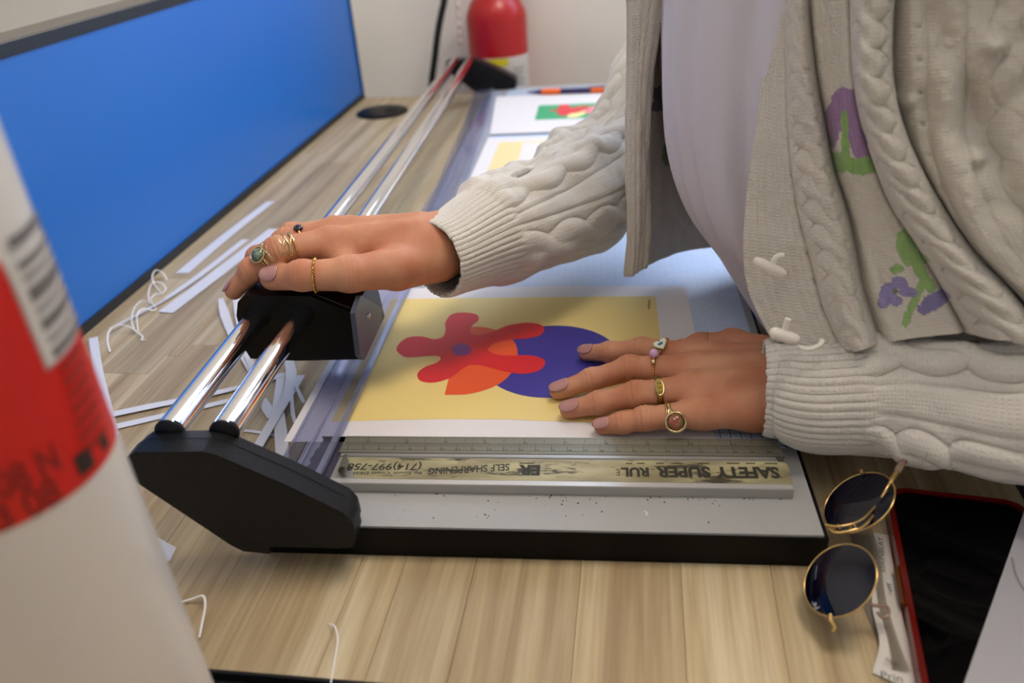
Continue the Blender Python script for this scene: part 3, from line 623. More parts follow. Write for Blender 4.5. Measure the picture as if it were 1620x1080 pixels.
# ------------------------------------------------------------------ fire extinguisher on the far wall
EY = 1.545; ec = at(790, 60, EY, 1); er = .0545
ec = np.array([at(790, 75, EY, 1)[0]-.002, EY, 0])
ext = empty('fire_extinguisher', (ec[0], EY, -.28), 'red fire extinguisher with a white label hanging behind the far end of the desk', 'fire extinguisher')
zt = at(790, 8, EY, 1)[2]
m_red = mat('extinguisher_red', (178, 10, 12), .35, coat=.15)
lathe('cylinder', [(.01, -.28), (er*.8, -.28), (er, -.265), (er, zt-.018), (er*.96, zt-.008), (er*.82, zt+.008), (er*.55, zt+.022), (.018, zt+.030), (.016, zt+.045)], (ec[0], EY, 0), m_red, ext, seg=64)
def cyl_patch(name, c, r, a0, a1, z0, z1, m, parent, n=24, th=.0004, zf=None):
    V = []; F = []
    for i in range(n+1):
        a = math.radians(a0+(a1-a0)*i/n)
        for z_ in (z0, z1): V.append((c[0]+(r+th)*math.cos(a), c[1]+(r+th)*math.sin(a), z_ if zf is None else zf(z_, i/n)))
    for i in range(n): F.append((i*2, i*2+2, i*2+3, i*2+1))
    return raw(name, V, F, m, parent)
zl = at(800, 92, EY-er, 1)[2]
lab = cyl_patch('label_sheet', ec, er, -150, -5, zl-.14, zl, mat('label_white', (212, 208, 202), .5), ext)
cyl_patch('label_yellow', ec, er, -105, -66, zl-.014, zl-.001, mat('label_yellow', (222, 210, 30), .5), ext, th=.0008)
m_ltx = mat('label_text', (120, 118, 120), .6)
for i in range(5): cyl_patch('label_line', ec, er, -58+3*(i % 2), -30-4*(i % 3), zl-.022-.007*i, zl-.020-.007*i, m_ltx, ext, th=.0008, n=6)
m_valve = mat('valve_black', (20, 20, 20), .4); lathe('valve', [(.017, zt+.045), (.019, zt+.05), (.019, zt+.075), (.012, zt+.085)], (ec[0], EY, 0), m_valve, ext)
prism('handle', [(ec[0]-.012, EY-.01, zt+.078), (ec[0]+.09, EY-.01, zt+.095), (ec[0]+.09, EY-.01, zt+.103), (ec[0]-.012, EY-.01, zt+.09)], (0, .02, 0), m_valve, ext, bevel=.002)
prism('lever', [(ec[0]-.012, EY-.009, zt+.094), (ec[0]+.08, EY-.009, zt+.118), (ec[0]+.08, EY-.009, zt+.124), (ec[0]-.012, EY-.009, zt+.10)], (0, .018, 0), m_valve, ext, bevel=.002)
hose = [(ec[0]-.015, EY, zt+.065)]+[tuple(at(x, y, EY-.01, 1)) for x, y in ((712, -25), (701, 10), (693, 50), (688, 90), (683, 130), (680, 175), (690, 260))]
tube('hose', cr(hose, 60), .0062, mat('rubber_hose', (16, 18, 16), .5), ext, seg=14)
tg = [tuple(at(x, y, EY-er-.002, 1)) for x, y in ((722, -30), (724, 10), (727, 45), (727, 75))]
tube('seal_tie', cr(tg, 50), [.0068+.0022*math.sin(i*.9) for i in range(50)], mat('tie_white', (205, 185, 175), .6), ext, seg=8, flat=.4)
box('wall_bracket', ec[0]-.015, ec[0]+.015, EY+er-.002, Y1, zt-.06, zt+.02, m_valve, ext)

# ------------------------------------------------------------------ spray can, foreground left
cc = np.array([-.191, .180, 0.]); crr = .037
can = empty('spray_can', tuple(cc), 'tall white can with a red label band and barcode in the left foreground', 'can')
m_can = mat('can_white', (212, 206, 196), .35, coat=.2); m_canr = mat('can_red', (205, 24, 16), .4); m_dk = mat('can_print_dark', (110, 12, 12), .5); m_dk2 = mat('can_print_black', (40, 30, 26), .5)
lathe('body', [(.030, .0003), (.0362, .0008), (crr, .004), (crr, .332), (crr*.98, .335), (crr*.8, .348), (.016, .356), (.014, .360)], cc, m_can, can, seg=96)
lathe('cap', [(.0155, .360), (.0155, .378), (.012, .383)], cc, mat('can_cap', (200, 30, 25), .4), can, seg=40)
def can_at(px, py):
    d = ray(px, py); o_ = CAM[:2]-cc[:2]; a = d[0]**2+d[1]**2; b_ = 2*(o_@d[:2]); c = o_@o_-crr**2; disc = b_*b_-4*a*c
    t = (-b_-math.sqrt(max(disc, 0)))/(2*a); p_ = CAM+d*t; return math.degrees(math.atan2(p_[1]-cc[1], p_[0]-cc[0])), p_[2]
th_r, z_lo = can_at(182, 690); _, z_hi = can_at(165, 500); zb_lo = can_at(75, 585)
zt0 = can_at(60, 760)
cyl_patch('red_label', cc, crr, -220, 140, z_lo-.0005, .29*.0+z_hi+.0, m_canr, can, n=96, th=.0003)
# red area rises left of the barcode
thb0, zb0 = can_at(75, 585); thb1, zb1 = can_at(0, 400)
cyl_patch('red_label_side', cc, crr, thb0-150, thb0-1, z_hi-.001, .262, m_canr, can, n=40, th=.0003)
cyl_patch('barcode_ground', cc, crr, thb0, thb0+72, zb0+.001, .26, m_can, can, n=30, th=.0006)
m_bar = mat('barcode_grey', (110, 106, 102), .5)
zz0 = can_at(90, 560)[1]; zz1 = can_at(60, 395)[1]
for k, (t, w_) in enumerate(((0, .10), (.17, .05), (.30, .13), (.50, .05), (.62, .16), (.85, .05), (.97, .08), (1.2, .10))):
    cyl_patch('barcode_bar', cc, crr, thb0+5, thb0+44, zz0+(zz1-zz0)*t, zz0+(zz1-zz0)*(t+w_), m_bar, can, n=14, th=.0008)
def can_text(s, px, py, h, m_, size_deg, nm='lettering'):
    a0, z0 = can_at(px, py)
    c = bpy.data.curves.new('t', 'FONT'); c.body = s; t = bpy.data.objects.new('tmp', c); COL.objects.link(t)
    dg = bpy.context.evaluated_depsgraph_get(); me = bpy.data.meshes.new_from_object(t.evaluated_get(dg)); bpy.data.objects.remove(t)
    n = len(me.vertices); co = np.empty(n*3); me.vertices.foreach_get('co', co); co = co.reshape(-1, 3); co[:, :2] -= co[:, :2].min(0); co[:, 0] /= co[:, 0].max(); co[:, 1] /= co[:, 1].max()
    a = np.radians(a0+size_deg*co[:, 0]); W = np.stack([cc[0]+(crr+.0007)*np.cos(a), cc[1]+(crr+.0007)*np.sin(a), z0+co[:, 1]*h], 1); me.vertices.foreach_set('co', W.ravel()); me.materials.clear()
    link(nm, me, m_, can, smooth=False)
can_text('08 N', 2, 790, .009, m_dk, 26); can_text('3 08', 2, 840, .009, m_dk, 26)
# dark rows of fine print on the shaded side
for k in range(7):
    a0, z0 = can_at(100+6*k, 585+22*k-0); cyl_patch('fine_print', cc, crr, a0-2, a0+18, z0, z0+.0022, mat('fine_print', (150, 30, 18), .5), can, n=8, th=.0007)
a0, z0 = can_at(128, 752); cyl_patch('hazard_mark', cc, crr, a0-1, a0+9, z0, z0+.007, m_dk2, can, n=5, th=.0007)
a0, z0 = can_at(163, 712); cyl_patch('hazard_mark', cc, crr, a0-1, a0+5, z0, z0+.005, m_dk2, can, n=5, th=.0007)
#PART2

# ------------------------------------------------------------------ person: body by signed distance + surface nets
def surface_nets(f, lo, hi, h):
    lo = np.array(lo, float); n = np.ceil((np.array(hi)-lo)/h).astype(int)+1
    ax = [lo[i]+h*np.arange(n[i]) for i in range(3)]
    X, Y, Z = np.meshgrid(*ax, indexing='ij'); G = f(X, Y, Z).astype(np.float32); S = G < 0
    c = np.zeros((n[0]-1, n[1]-1, n[2]-1), int); acc = np.zeros(c.shape+(3,), np.float32); cnt = np.zeros(c.shape, np.float32)
    sl = lambda d, m_: slice(d, m_-1+d)
    for a in range(3):
        o = [x for x in range(3) if x != a]
        for p in (0, 1):
            for q in (0, 1):
                i0 = [0, 0, 0]; i0[o[0]] = p; i0[o[1]] = q; i1 = list(i0); i1[a] = 1
                A = G[sl(i0[0], n[0]), sl(i0[1], n[1]), sl(i0[2], n[2])]; B = G[sl(i1[0], n[0]), sl(i1[1], n[1]), sl(i1[2], n[2])]
                m_ = (A < 0) != (B < 0); t = np.where(m_, A/(np.where(m_, A-B, 1)), 0)
                for k in range(3): acc[..., k] += np.where(m_, t if k == a else i0[k], 0)
                cnt += m_
    act = cnt > 0; idx = -np.ones(c.shape, int); idx[act] = np.arange(act.sum())
    I = np.argwhere(act); V = lo+h*(I+acc[act]/cnt[act][:, None]); F = []
    for a in range(3):
        b, d = (a+1) % 3, (a+2) % 3
        s0 = [slice(None)]*3; s1 = [slice(None)]*3; s0[a] = slice(0, -1); s1[a] = slice(1, None)
        m_ = S[tuple(s0)] != S[tuple(s1)]; E = np.argwhere(m_); E = E[(E[:, b] > 0) & (E[:, d] > 0) & (E[:, b] < n[b]-1) & (E[:, d] < n[d]-1)]
        inside = S[E[:, 0], E[:, 1], E[:, 2]]
        def g(db, dd): q = E.copy(); q[:, b] += db; q[:, d] += dd; return idx[q[:, 0], q[:, 1], q[:, 2]]
        Q = np.stack([g(-1, -1), g(0, -1), g(0, 0), g(-1, 0)], 1); Q[~inside] = Q[~inside][:, ::-1]; F.append(Q)
    return V, np.vstack(F)
def smin(a, b, k): hh = np.clip(.5+.5*(b-a)/k, 0, 1); return b+(a-b)*hh-k*hh*(1-hh)
def capsule(X, Y, Z, a, b, ra, rb, fl=None):
    a = np.array(a); d = np.array(b)-a; L2 = d@d
    t = np.clip(((X-a[0])*d[0]+(Y-a[1])*d[1]+(Z-a[2])*d[2])/L2, 0, 1)
    return np.sqrt((X-a[0]-t*d[0])**2+(Y-a[1]-t*d[1])**2+(Z-a[2]-t*d[2])**2)-(ra+(rb-ra)*t)
def hand_sdf(fingers, thumb, palm, extras, upn):
    """fingers: list of joint lists [(p, r)...]"""
    def chain(X, Y, Z, J, k=.003):
        d = None
        for (a, ra), (b, rb) in zip(J[:-1], J[1:]):
            c = capsule(X, Y, Z, a, b, ra, rb); d = c if d is None else smin(d, c, k)
        # skin folds over the two finger joints
        for jn, amp in ((1, .00045), (2, .0003)):
            if jn < len(J)-1:
                p = np.array(J[jn][0]); ax_ = unit(np.array(J[jn+1][0])-np.array(J[jn-1][0])); s = (X-p[0])*ax_[0]+(Y-p[1])*ax_[1]+(Z-p[2])*ax_[2]
                upd = ((X-p[0])*upn[0]+(Y-p[1])*upn[1]+(Z-p[2])*upn[2])
                near = np.exp(-(np.sqrt((X-p[0])**2+(Y-p[1])**2+(Z-p[2])**2)/.012)**2)*(upd > 0)
                bump_ = np.sqrt((X-p[0]-upn[0]*.001)**2+(Y-p[1]-upn[1]*.001)**2+(Z-p[2]-upn[2]*.001)**2)-J[jn][1]*1.0; d = smin(d, bump_, .004)
                d = d+near*amp*2.2*(np.exp(-((s)/.0008)**2)+.9*np.exp(-((s-.0030)/.0007)**2)+.8*np.exp(-((s+.0030)/.0007)**2)*(jn == 1))
        return d
    def f(X, Y, Z):
        P = None
        for a, b, ra, rb in palm:
            c = capsule(X, Y, Z, a, b, ra, rb); P = c if P is None else smin(P, c, .010)
        Fg = None
        for J in fingers:
            c = chain(X, Y, Z, J); Fg = c if Fg is None else smin(Fg, c, .0012)
        d = smin(P, Fg, .007)
        d = smin(d, chain(X, Y, Z, thumb), .004)
        for a, b, ra, rb, k in extras: d = smin(d, capsule(X, Y, Z, a, b, ra, rb), k)
        return d
    return f
def A3(px, py, z): return tuple(at(px, py, z))
def skin_mat():
    m = mat('skin', (202, 146, 112), .55, spec=.32, rgb2=(186, 120, 88), vscale=38, bump=.30, bscale=950, sss=.12); return m
m_skin = skin_mat(); m_nail = mat('nail_polish_nude', (178, 128, 122), .3, coat=.25)
person = empty('person', (.40, .60, ZF), 'person in cream cable-knit cardigan and white shirt, leaning over the trimmer', 'person')

PZt = PZ+.0002
# near (left) hand, flat on the print
LI = [((.056, .488, .0415), .0105), (A3(1016, 553, .0385), .0082), (A3(965, 557, .0335), .0070), (A3(928, 558, .0290), .0058)]
LM = [((.055, .467, .0430), .0108), (A3(996, 583, .0420), .0085), (A3(935, 601, .0350), .0073), (A3(883, 618, .0290), .0060)]
LR = [((.056, .446, .0420), .0105), (A3(1006, 624, .0400), .0083), (A3(948, 637, .0340), .0072), (A3(900, 648, .0288), .0060)]
LP = [((.060, .427, .0370), .0092), (A3(1020, 662, .0345), .0073), (A3(984, 669, .0315), .0064), (A3(953, 674, .0282), .0054)]
LT = [((.110, .492, .040), .0130), (A3(1160, 545, .0350), .0108), (A3(1108, 548, .0320), .0092), (A3(1068, 556, .0290), .0070)]
wr = (.150, .447, .050)
palm = [((.056, .488, .0400), (.128, .462, .047), .0115, .0150), ((.055, .467, .0415), (.130, .450, .049), .0125, .0165), ((.056, .446, .0400), (.130, .440, .048), .0120, .0160), ((.060, .428, .0365), (.128, .428, .044), .0105, .0150),
        ((.110, .490, .040), (.132, .462, .046), .0125, .0150), ((.128, .455, .048), (.21, .440, .055), .0180, .021), ((.128, .436, .046), (.21, .425, .053), .0170, .020),
        ((.075, .478, .0365), (.11, .476, .038), .0110, .013), ((.09, .430, .0365), (.12, .432, .038), .0120, .013)]
ext_ = [((.058, .467, .0505), (.125, .452, .0595), .0030, .0030, .008), ((.059, .488, .0480), (.125, .462, .0570), .0028, .0028, .008), ((.059, .446, .0490), (.125, .442, .0590), .0028, .0028, .008)]
fL = hand_sdf([LI, LM, LR, LP], LT, palm, ext_, (0, -.3, .95))
V1, F1 = surface_nets(fL, (-.052, .395, .016), (.20, .545, .080), .00078)
# far (right) hand gripping the cutter head
RI = [((-.194, .508, .1230), .0108), (A3(440, 396, .1270), .0090), (A3(398, 428, .1140), .0078), (A3(370, 460, .1000), .0062)]
RMd = [((-.196, .529, .1220), .0108), (A3(452, 383, .1220), .0090), (A3(408, 408, .1080), .0078), (A3(392, 440, .0920), .0062)]
RR = [((-.192, .549, .1160), .0100), ((-.238, .552, .112), .0085), ((-.262, .548, .092), .0072), ((-.262, .540, .078), .0060)]
RP = [((-.184, .566, .1070), .0088), ((-.222, .574, .100), .0074), ((-.244, .572, .083), .0064), ((-.246, .564, .072), .0055)]
RT = [((-.145, .498, .1080), .0145), ((-.172, .4795, .1125), .0118), (A3(478, 436, .1150), .0098), (A3(431, 440, .1120), .0082)]
palmR = [((-.194, .509, .1200), (-.128, .528, .110), .0118, .0170), ((-.196, .529, .1190), (-.126, .540, .110), .0125, .0180), ((-.192, .548, .1130), (-.126, .550, .106), .0120, .0170), ((-.184, .564, .1050), (-.126, .556, .100), .0110, .0160),
         ((-.145, .500, .1060), (-.122, .528, .103), .0150, .0180), ((-.126, .536, .106), tuple(pt(790, 362, .625)), .0215, .024), ((-.126, .548, .102), tuple(pt(785, 360, .632)), .0200, .023), ((-.170, .485, .110), (-.188, .505, .1130), .009, .008)]
extR = [((-.192, .509, .1290), (-.135, .528, .1260), .0028, .0028, .009), ((-.194, .529, .1290), (-.135, .540, .1270), .0028, .0028, .009)]
fR = hand_sdf([RI, RMd, RR, RP], RT, palmR, extR, (0, -.25, .97))
V2, F2 = surface_nets(fR, (-.285, .455, .060), (-.075, .600, .150), .00078)
# arms and torso under the clothes
shS = tuple(pt(1165, -260, .82)); shU = tuple(pt(1075, 60, .79)); shE = tuple(pt(1005, 240, .742)); shM = tuple(pt(800, 358, .632))
def fB(X, Y, Z):
    d = capsule(X, Y, Z, (.345, .55, -.04), (.345, .65, -.04), .085, .085)
    d = smin(d, capsule(X, Y, Z, (.205, .575, .16), (.205, .645, .16), .088, .088), .04)
    d = smin(d, capsule(X, Y, Z, (.205, .565, .42), (.205, .655, .42), .085, .085), .04)
    d = smin(d, capsule(X, Y, Z, (.20, .61, .50), (.17, .61, .60), .055, .050), .04)
    for c in (capsule(X, Y, Z, (.205, .55, .47), (.24, .478, .470), .045, .036), capsule(X, Y, Z, (.24, .478, .470), (.318, .425, .22), .036, .034), capsule(X, Y, Z, (.318, .425, .22), (.322, .402, .12), .034, .032), capsule(X, Y, Z, (.322, .402, .12), (.15, .444, .051), .030, .0185),
              capsule(X, Y, Z, (.20, .66, .47), shS, .040, .030), capsule(X, Y, Z, shS, shU, .030, .026), capsule(X, Y, Z, shU, shE, .026, .026), capsule(X, Y, Z, shE, shM, .026, .024), capsule(X, Y, Z, shM, (-.105, .543, .105), .024, .0190),
              capsule(X, Y, Z, (.355, .54, -.06), (.375, .515, -.42), .080, .052), capsule(X, Y, Z, (.355, .66, -.06), (.375, .685, -.42), .080, .052),
              capsule(X, Y, Z, (.375, .515, -.42), (.40, .515, -.69), .048, .033), capsule(X, Y, Z, (.375, .685, -.42), (.40, .685, -.69), .048, .033)):
        d = smin(d, c, .03)
    return d
V3, F3 = surface_nets(fB, (-.18, .36, -.745), (.48, .90, .70), .009)
V, F = join_vf([(V1, F1), (V2, F2), (V3, F3)])
raw('body', V, F, m_skin, person)

def nail(J, upd, w=.0052, l=.0105, back=.0035, fwd=.0054):
    (a, ra), (b, rb) = J[-2], J[-1]; a = np.array(a); b = np.array(b); d = unit(b-a); u_ = np.array(upd, float); u_ = unit(u_-d*(u_@d)); s_ = np.cross(d, u_)
    nu, nv = 13, 15; V = []; F = []
    for j in range(nv):
        t = j/(nv-1); along = -l+back+(l+fwd-back)*t
        r = rb+(ra-rb)*max(0, -along)/np.linalg.norm(b-a)
        ww = w*math.sqrt(max(.02, 1-(max(0, (.34-t))/.40)**2))*(1 if t < .5 else math.sqrt(max(.03, 1-((t-.5)/.515)**2)))*.93
        drop = 0 if along < 0 else r-math.sqrt(max(r*r-(along*.66)**2, 0))
        for i in range(nu):
            q = (i/(nu-1)*2-1)*ww; V.append(b+d*along+s_*q+u_*(math.sqrt(max((r*1.02)**2-q*q*.95, 0))+.0004-drop))
    for j in range(nv-1):
        for i in range(nu-1): F.append((j*nu+i, j*nu+i+1, (j+1)*nu+i+1, (j+1)*nu+i))
    o = raw('fingernail', V, F, m_nail, person); md = o.modifiers.new('s', 'SOLIDIFY'); md.thickness = .0006; md.offset = 0; return o
nail(LI, (-.25, -.35, .9), .0046); nail(LM, (-.3, -.30, .95), .0052, .012); nail(LR, (-.3, -.35, .95), .0052, .0115); nail(LP, (-.3, -.45, .9), .0044, .0095)
nail(LT, (0, .3, .9), .0058); nail(RT, (0, -.55, .8), .0066, .0125); nail(RI, (-.8, -.1, .5), .0050)

# ------------------------------------------------------------------ rings
m_gold = mat('gold', (208, 160, 84), .22, metal=1); m_gold2 = mat('pale_gold', (214, 190, 140), .2, metal=1); m_brass = mat('old_brass', (150, 128, 62), .35, metal=1)
def on(J, k, t): a = np.array(J[k][0]); b = np.array(J[k+1][0]); return a+(b-a)*t, unit(b-a), J[k][1]+(J[k+1][1]-J[k][1])*t
def frame_(d, upd): u_ = np.array(upd, float); u_ = unit(u_-d*(u_@d)); return u_, np.cross(d, u_)
def ringpts(c, u_, s_, r, n=64, d=None, tilt=0):
    a = np.linspace(0, 2*PI, n, endpoint=False); P = c+r*(np.cos(a)[:, None]*u_+np.sin(a)[:, None]*s_)
    if d is not None: P = P+d*(tilt*np.cos(a))[:, None]
    return P
def ring_thing(nm, label, c): return empty(nm, tuple(c), label, 'ring', 'rings on the fingers')
# heart ring on near index
c, d, r = on(LI, 0, .52); R_ = ring_thing('heart_ring', 'gold ring with a white enamel heart and blue eye on the near hand index finger', c); u_, s_ = frame_(d, (.1, -.55, .8))
tube('band', ringpts(c, u_, s_, r+.0007), .0009, m_gold, R_, seg=10, closed=True, upv=tuple(d))
hc = c+u_*(r+.0015)
ht = [(0, -.0052), (.0030, -.0024), (.0052, .0004), (.0054, .0028), (.0036, .0042), (.0014, .0038), (0, .0022), (-.0014, .0038), (-.0036, .0042), (-.0054, .0028), (-.0052, .0004), (-.0030, -.0024)]
hx, hy = unit(-d*.75+s_*.65), None; hy = np.cross(u_, hx)
prism('heart', [tuple(hc+hx*x+hy*y) for x, y in ht], tuple(u_*.0016), mat('heart_rim', (176, 160, 110), .3, metal=.8), R_, bevel=.0003)
ho = prism('enamel', [tuple(hc+u_*.0016+hx*x*.82+hy*y*.82) for x, y in ht], tuple(u_*.0002), mat('enamel_white', (232, 230, 214), .3), R_)
prism('eye', [tuple(hc+u_*.0019+hx*.0021*math.cos(a)+hy*.0011*math.sin(a)) for a in np.linspace(0, 2*PI, 16, endpoint=False)], tuple(u_*.0002), mat('eye_teal', (40, 120, 140), .3), R_)
for a in (-60, -20, 20, 60, 100): 
    p = hc+u_*.0019+hx*.0031*math.cos(math.radians(a))+hy*.0022*math.sin(math.radians(a)); tube('lash', [p, p+hx*.0007*math.cos(math.radians(a))+hy*.0007*math.sin(math.radians(a))], .00014, mat('lash_teal', (70, 120, 130), .4), R_, seg=4)
# pearl ring on near middle
c, d, r = on(LM, 0, .60); R_ = ring_thing('pearl_ring', 'thin beaded gold ring with a lilac pearl on the near hand middle finger', c); u_, s_ = frame_(d, (0, -.30, .95))
pts_ = ringpts(c, u_, s_, r+.0008, 46); raw('bead_band', *join_vf([lathe_vf([(.0001, -.0008), (.00065, -.0005), (.0009, 0), (.00065, .0005), (.0001, .0008)], p_, 8, axis=s_) for p_ in pts_]), m_gold, R_)
def sphere_vf(c, r, seg=20, sq=1.0, axis=(0, 0, 1)): return lathe_vf([(r*math.sin(a), -r*sq*math.cos(a)) for a in np.linspace(0.02, PI-.02, 13)], c, seg, axis=axis)
gs = -s_ if (s_@np.array((0, 1, 0))) < 0 else s_
pc_ = c+unit(u_+gs*.35)*(r+.0030); raw('pearl', *sphere_vf(pc_, .0032), mat('pearl_lilac', (212, 168, 200), .18, coat=.6), R_)
raw('bead', *sphere_vf(c+unit(u_-gs*.25)*(r+.0016), .0020), m_gold2, R_)
# brass 333 ring on near ring finger
c, d, r = on(LR, 0, .62); R_ = ring_thing('signet_ring', 'brass signet ring with engraved numerals 333 on the near hand ring finger', c); u_, s_ = frame_(d, (-.05, -.62, .78))
tube('band', ringpts(c, u_, s_, r+.0008), .0012, m_brass, R_, seg=10, closed=True, flat=1.6, upv=tuple(d))
gs = -s_ if (s_@np.array((0, 1, 0))) < 0 else s_
sc_ = c+u_*(r+.0010)
prism('signet_face', [tuple(sc_+gs*.0058*math.cos(a)+d*.0030*math.sin(a)) for a in np.linspace(0, 2*PI, 28, endpoint=False)], tuple(u_*.0011), m_brass, R_, bevel=.0003)
rim = [sc_+u_*.0011+gs*.0053*math.cos(a)+d*.0026*math.sin(a) for a in np.linspace(0, 2*PI, 40, endpoint=False)]; tube('signet_rim', rim, .0003, m_gold2, R_, seg=6, closed=True)
text_mesh('lettering', '333', sc_+u_*.0014+gs*.0040-d*-.0015*0+d*.0014, -gs, -d if True else d, .0080, .0028, mat('engraving', (70, 58, 24), .5), R_)
# wire wrapped stone ring on near little finger
c, d, r = on(LP, 0, .60); R_ = ring_thing('stone_ring', 'wire-wrapped gold ring with round brown-green stone on the near hand little finger', c); u_, s_ = frame_(d, (.25, -.70, .70))
tube('band', ringpts(c, u_, s_, r+.0008), .0006, m_gold2, R_, seg=8, closed=True, upv=tuple(d))
tube('band', ringpts(c+d*.0014, u_, s_, r+.0008), .0005, m_gold2, R_, seg=8, closed=True, upv=tuple(d))
gs = -s_ if (s_@np.array((0, 1, 0))) < 0 else s_
st = at(1070, 668, .0400); st = c+unit(u_-gs*.55)*(r+.0028)-d*.0030; nn = unit(CAM-st+np.array((0, 0, .06))); ax1 = unit(np.cross(nn, (0, 0, 1))); ax2 = np.cross(nn, ax1)
raw('stone', *lathe_vf([(.0052, 0), (.0050, .0012), (.0040, .0024), (.0022, .0031), (.0002, .0033)], st, 28, axis=nn), mat('jasper', (150, 72, 48), .12, rgb2=(88, 84, 40), vscale=260, coat=.8), R_)
for rr, off in ((.0056, .0004), (.0064, -.0002), (.0060, .0011)):
    tube('bezel_wire', [st+nn*off+ax1*rr*math.cos(a)+ax2*rr*math.sin(a) for a in np.linspace(0, 2*PI, 40, endpoint=False)], .0005, m_gold2, R_, seg=8, closed=True)
kn = c+unit(u_+gs*.6)*(r+.0018)
for k in range(4): tube('wire_knot', [kn+d*(.0012*math.cos(a))+gs*(.0008*k-.0012)+u_*.0012*math.sin(a) for a in np.linspace(0, 2*PI, 16, endpoint=False)], .00035, m_gold2, R_, seg=6, closed=True)
for sg in (-1, 0, 1): tube('shoulder_wire', cr([kn, (kn+st)/2+d*.0022*sg+nn*.0012, st+d*.0048*sg+gs*.0035], 12), .0004, m_gold2, R_, seg=6)
# thin ring on near thumb
c, d, r = on(LT, 1, .75); R_ = ring_thing('thumb_ring', 'thin gold ring barely showing on the near hand thumb', c); u_, s_ = frame_(d, (0, 0, 1)); tube('band', ringpts(c, u_, s_, r+.0006), .0005, m_gold, R_, seg=8, closed=True, upv=tuple(d))
# twisted gold ring on far thumb
c, d, r = on(RT, 1, .72); R_ = ring_thing('twisted_ring', 'twisted gold rope ring on the thumb of the hand gripping the cutter head', c); u_, s_ = frame_(d, (0, 0, 1))
for ph in (0, PI):
    a = np.linspace(0, 2*PI, 240, endpoint=False); q = 17*a+ph
    P_ = c+(r+.0009+.0005*np.cos(q))[:, None]*(np.cos(a)[:, None]*u_+np.sin(a)[:, None]*s_)+d*(.0005*np.sin(q))[:, None]-d*.0
    tube('rope_strand', P_, .00055, m_gold, R_, seg=6, closed=True, upv=tuple(d))
# wire spiral ring with green stone on far index
c0_, d, r = on(RI, 1, .15); R_ = ring_thing('spiral_wire_ring', 'looping gold wire ring with oval green stone on the hand at the cutter head', c0_)
P_ = []
cA, dA, rA = on(RI, 0, .72)
for i in range(140):
    t = i/139; k = .72+.55*t
    c, d, r = on(RI, 0, k) if k <= 1 else on(RI, 1, min(1, (k-1)*1.5))
    u_, s_ = frame_(d, (-.05, -.72, .70)); a = .95*math.sin(t*2*PI*4.2)
    P_.append(c+(r+.0013)*(u_*math.cos(a)+s_*math.sin(a))+d*.0012*math.sin(t*4*PI*4.2))
tube('wire', P_, .00062, m_gold2, R_, seg=8)
c, d, r = on(RI, 0, .70); u_, s_ = frame_(d, (0, 0, 1)); tube('band', ringpts(c, u_, s_, r+.0010, d=d, tilt=.0015), .0006, m_gold, R_, seg=8, closed=True, upv=tuple(d))
c, d, r = on(RI, 1, .42); u_, s_ = frame_(d, (-.25, -.70, .66)); tube('band', ringpts(c, u_, s_, r+.0008), .0006, m_gold, R_, seg=8, closed=True, upv=tuple(d))
st = c+u_*(r+.0006)
raw('stone', *lathe_vf([(.0050, 0), (.0047, .0014), (.0034, .0026), (.0015, .0032), (.0002, .0033)], st, 28, axis=u_), mat('moss_stone', (58, 74, 56), .1, rgb2=(120, 136, 112), vscale=320, coat=.9), R_)
tube('bezel_wire', [st+u_*.0006+.0056*(math.cos(a)*d+math.sin(a)*s_) for a in np.linspace(0, 2*PI, 40, endpoint=False)], .0006, m_gold2, R_, seg=8, closed=True)
# dark stone ring on far middle
c, d, r = on(RMd, 0, .70); R_ = ring_thing('dark_stone_ring', 'gold ring with small dark oval stone, just behind the looping wire ring', c); u_, s_ = frame_(d, (0, -.3, .9))
tube('band', ringpts(c, u_, s_, r+.0008), .0007, m_gold, R_, seg=8, closed=True, upv=tuple(d)); raw('stone', *lathe_vf([(.0034, 0), (.0030, .0010), (.0016, .0017), (.0002, .0019)], c+u_*(r+.0006), 20, axis=u_), mat('onyx', (22, 24, 28), .12), R_)

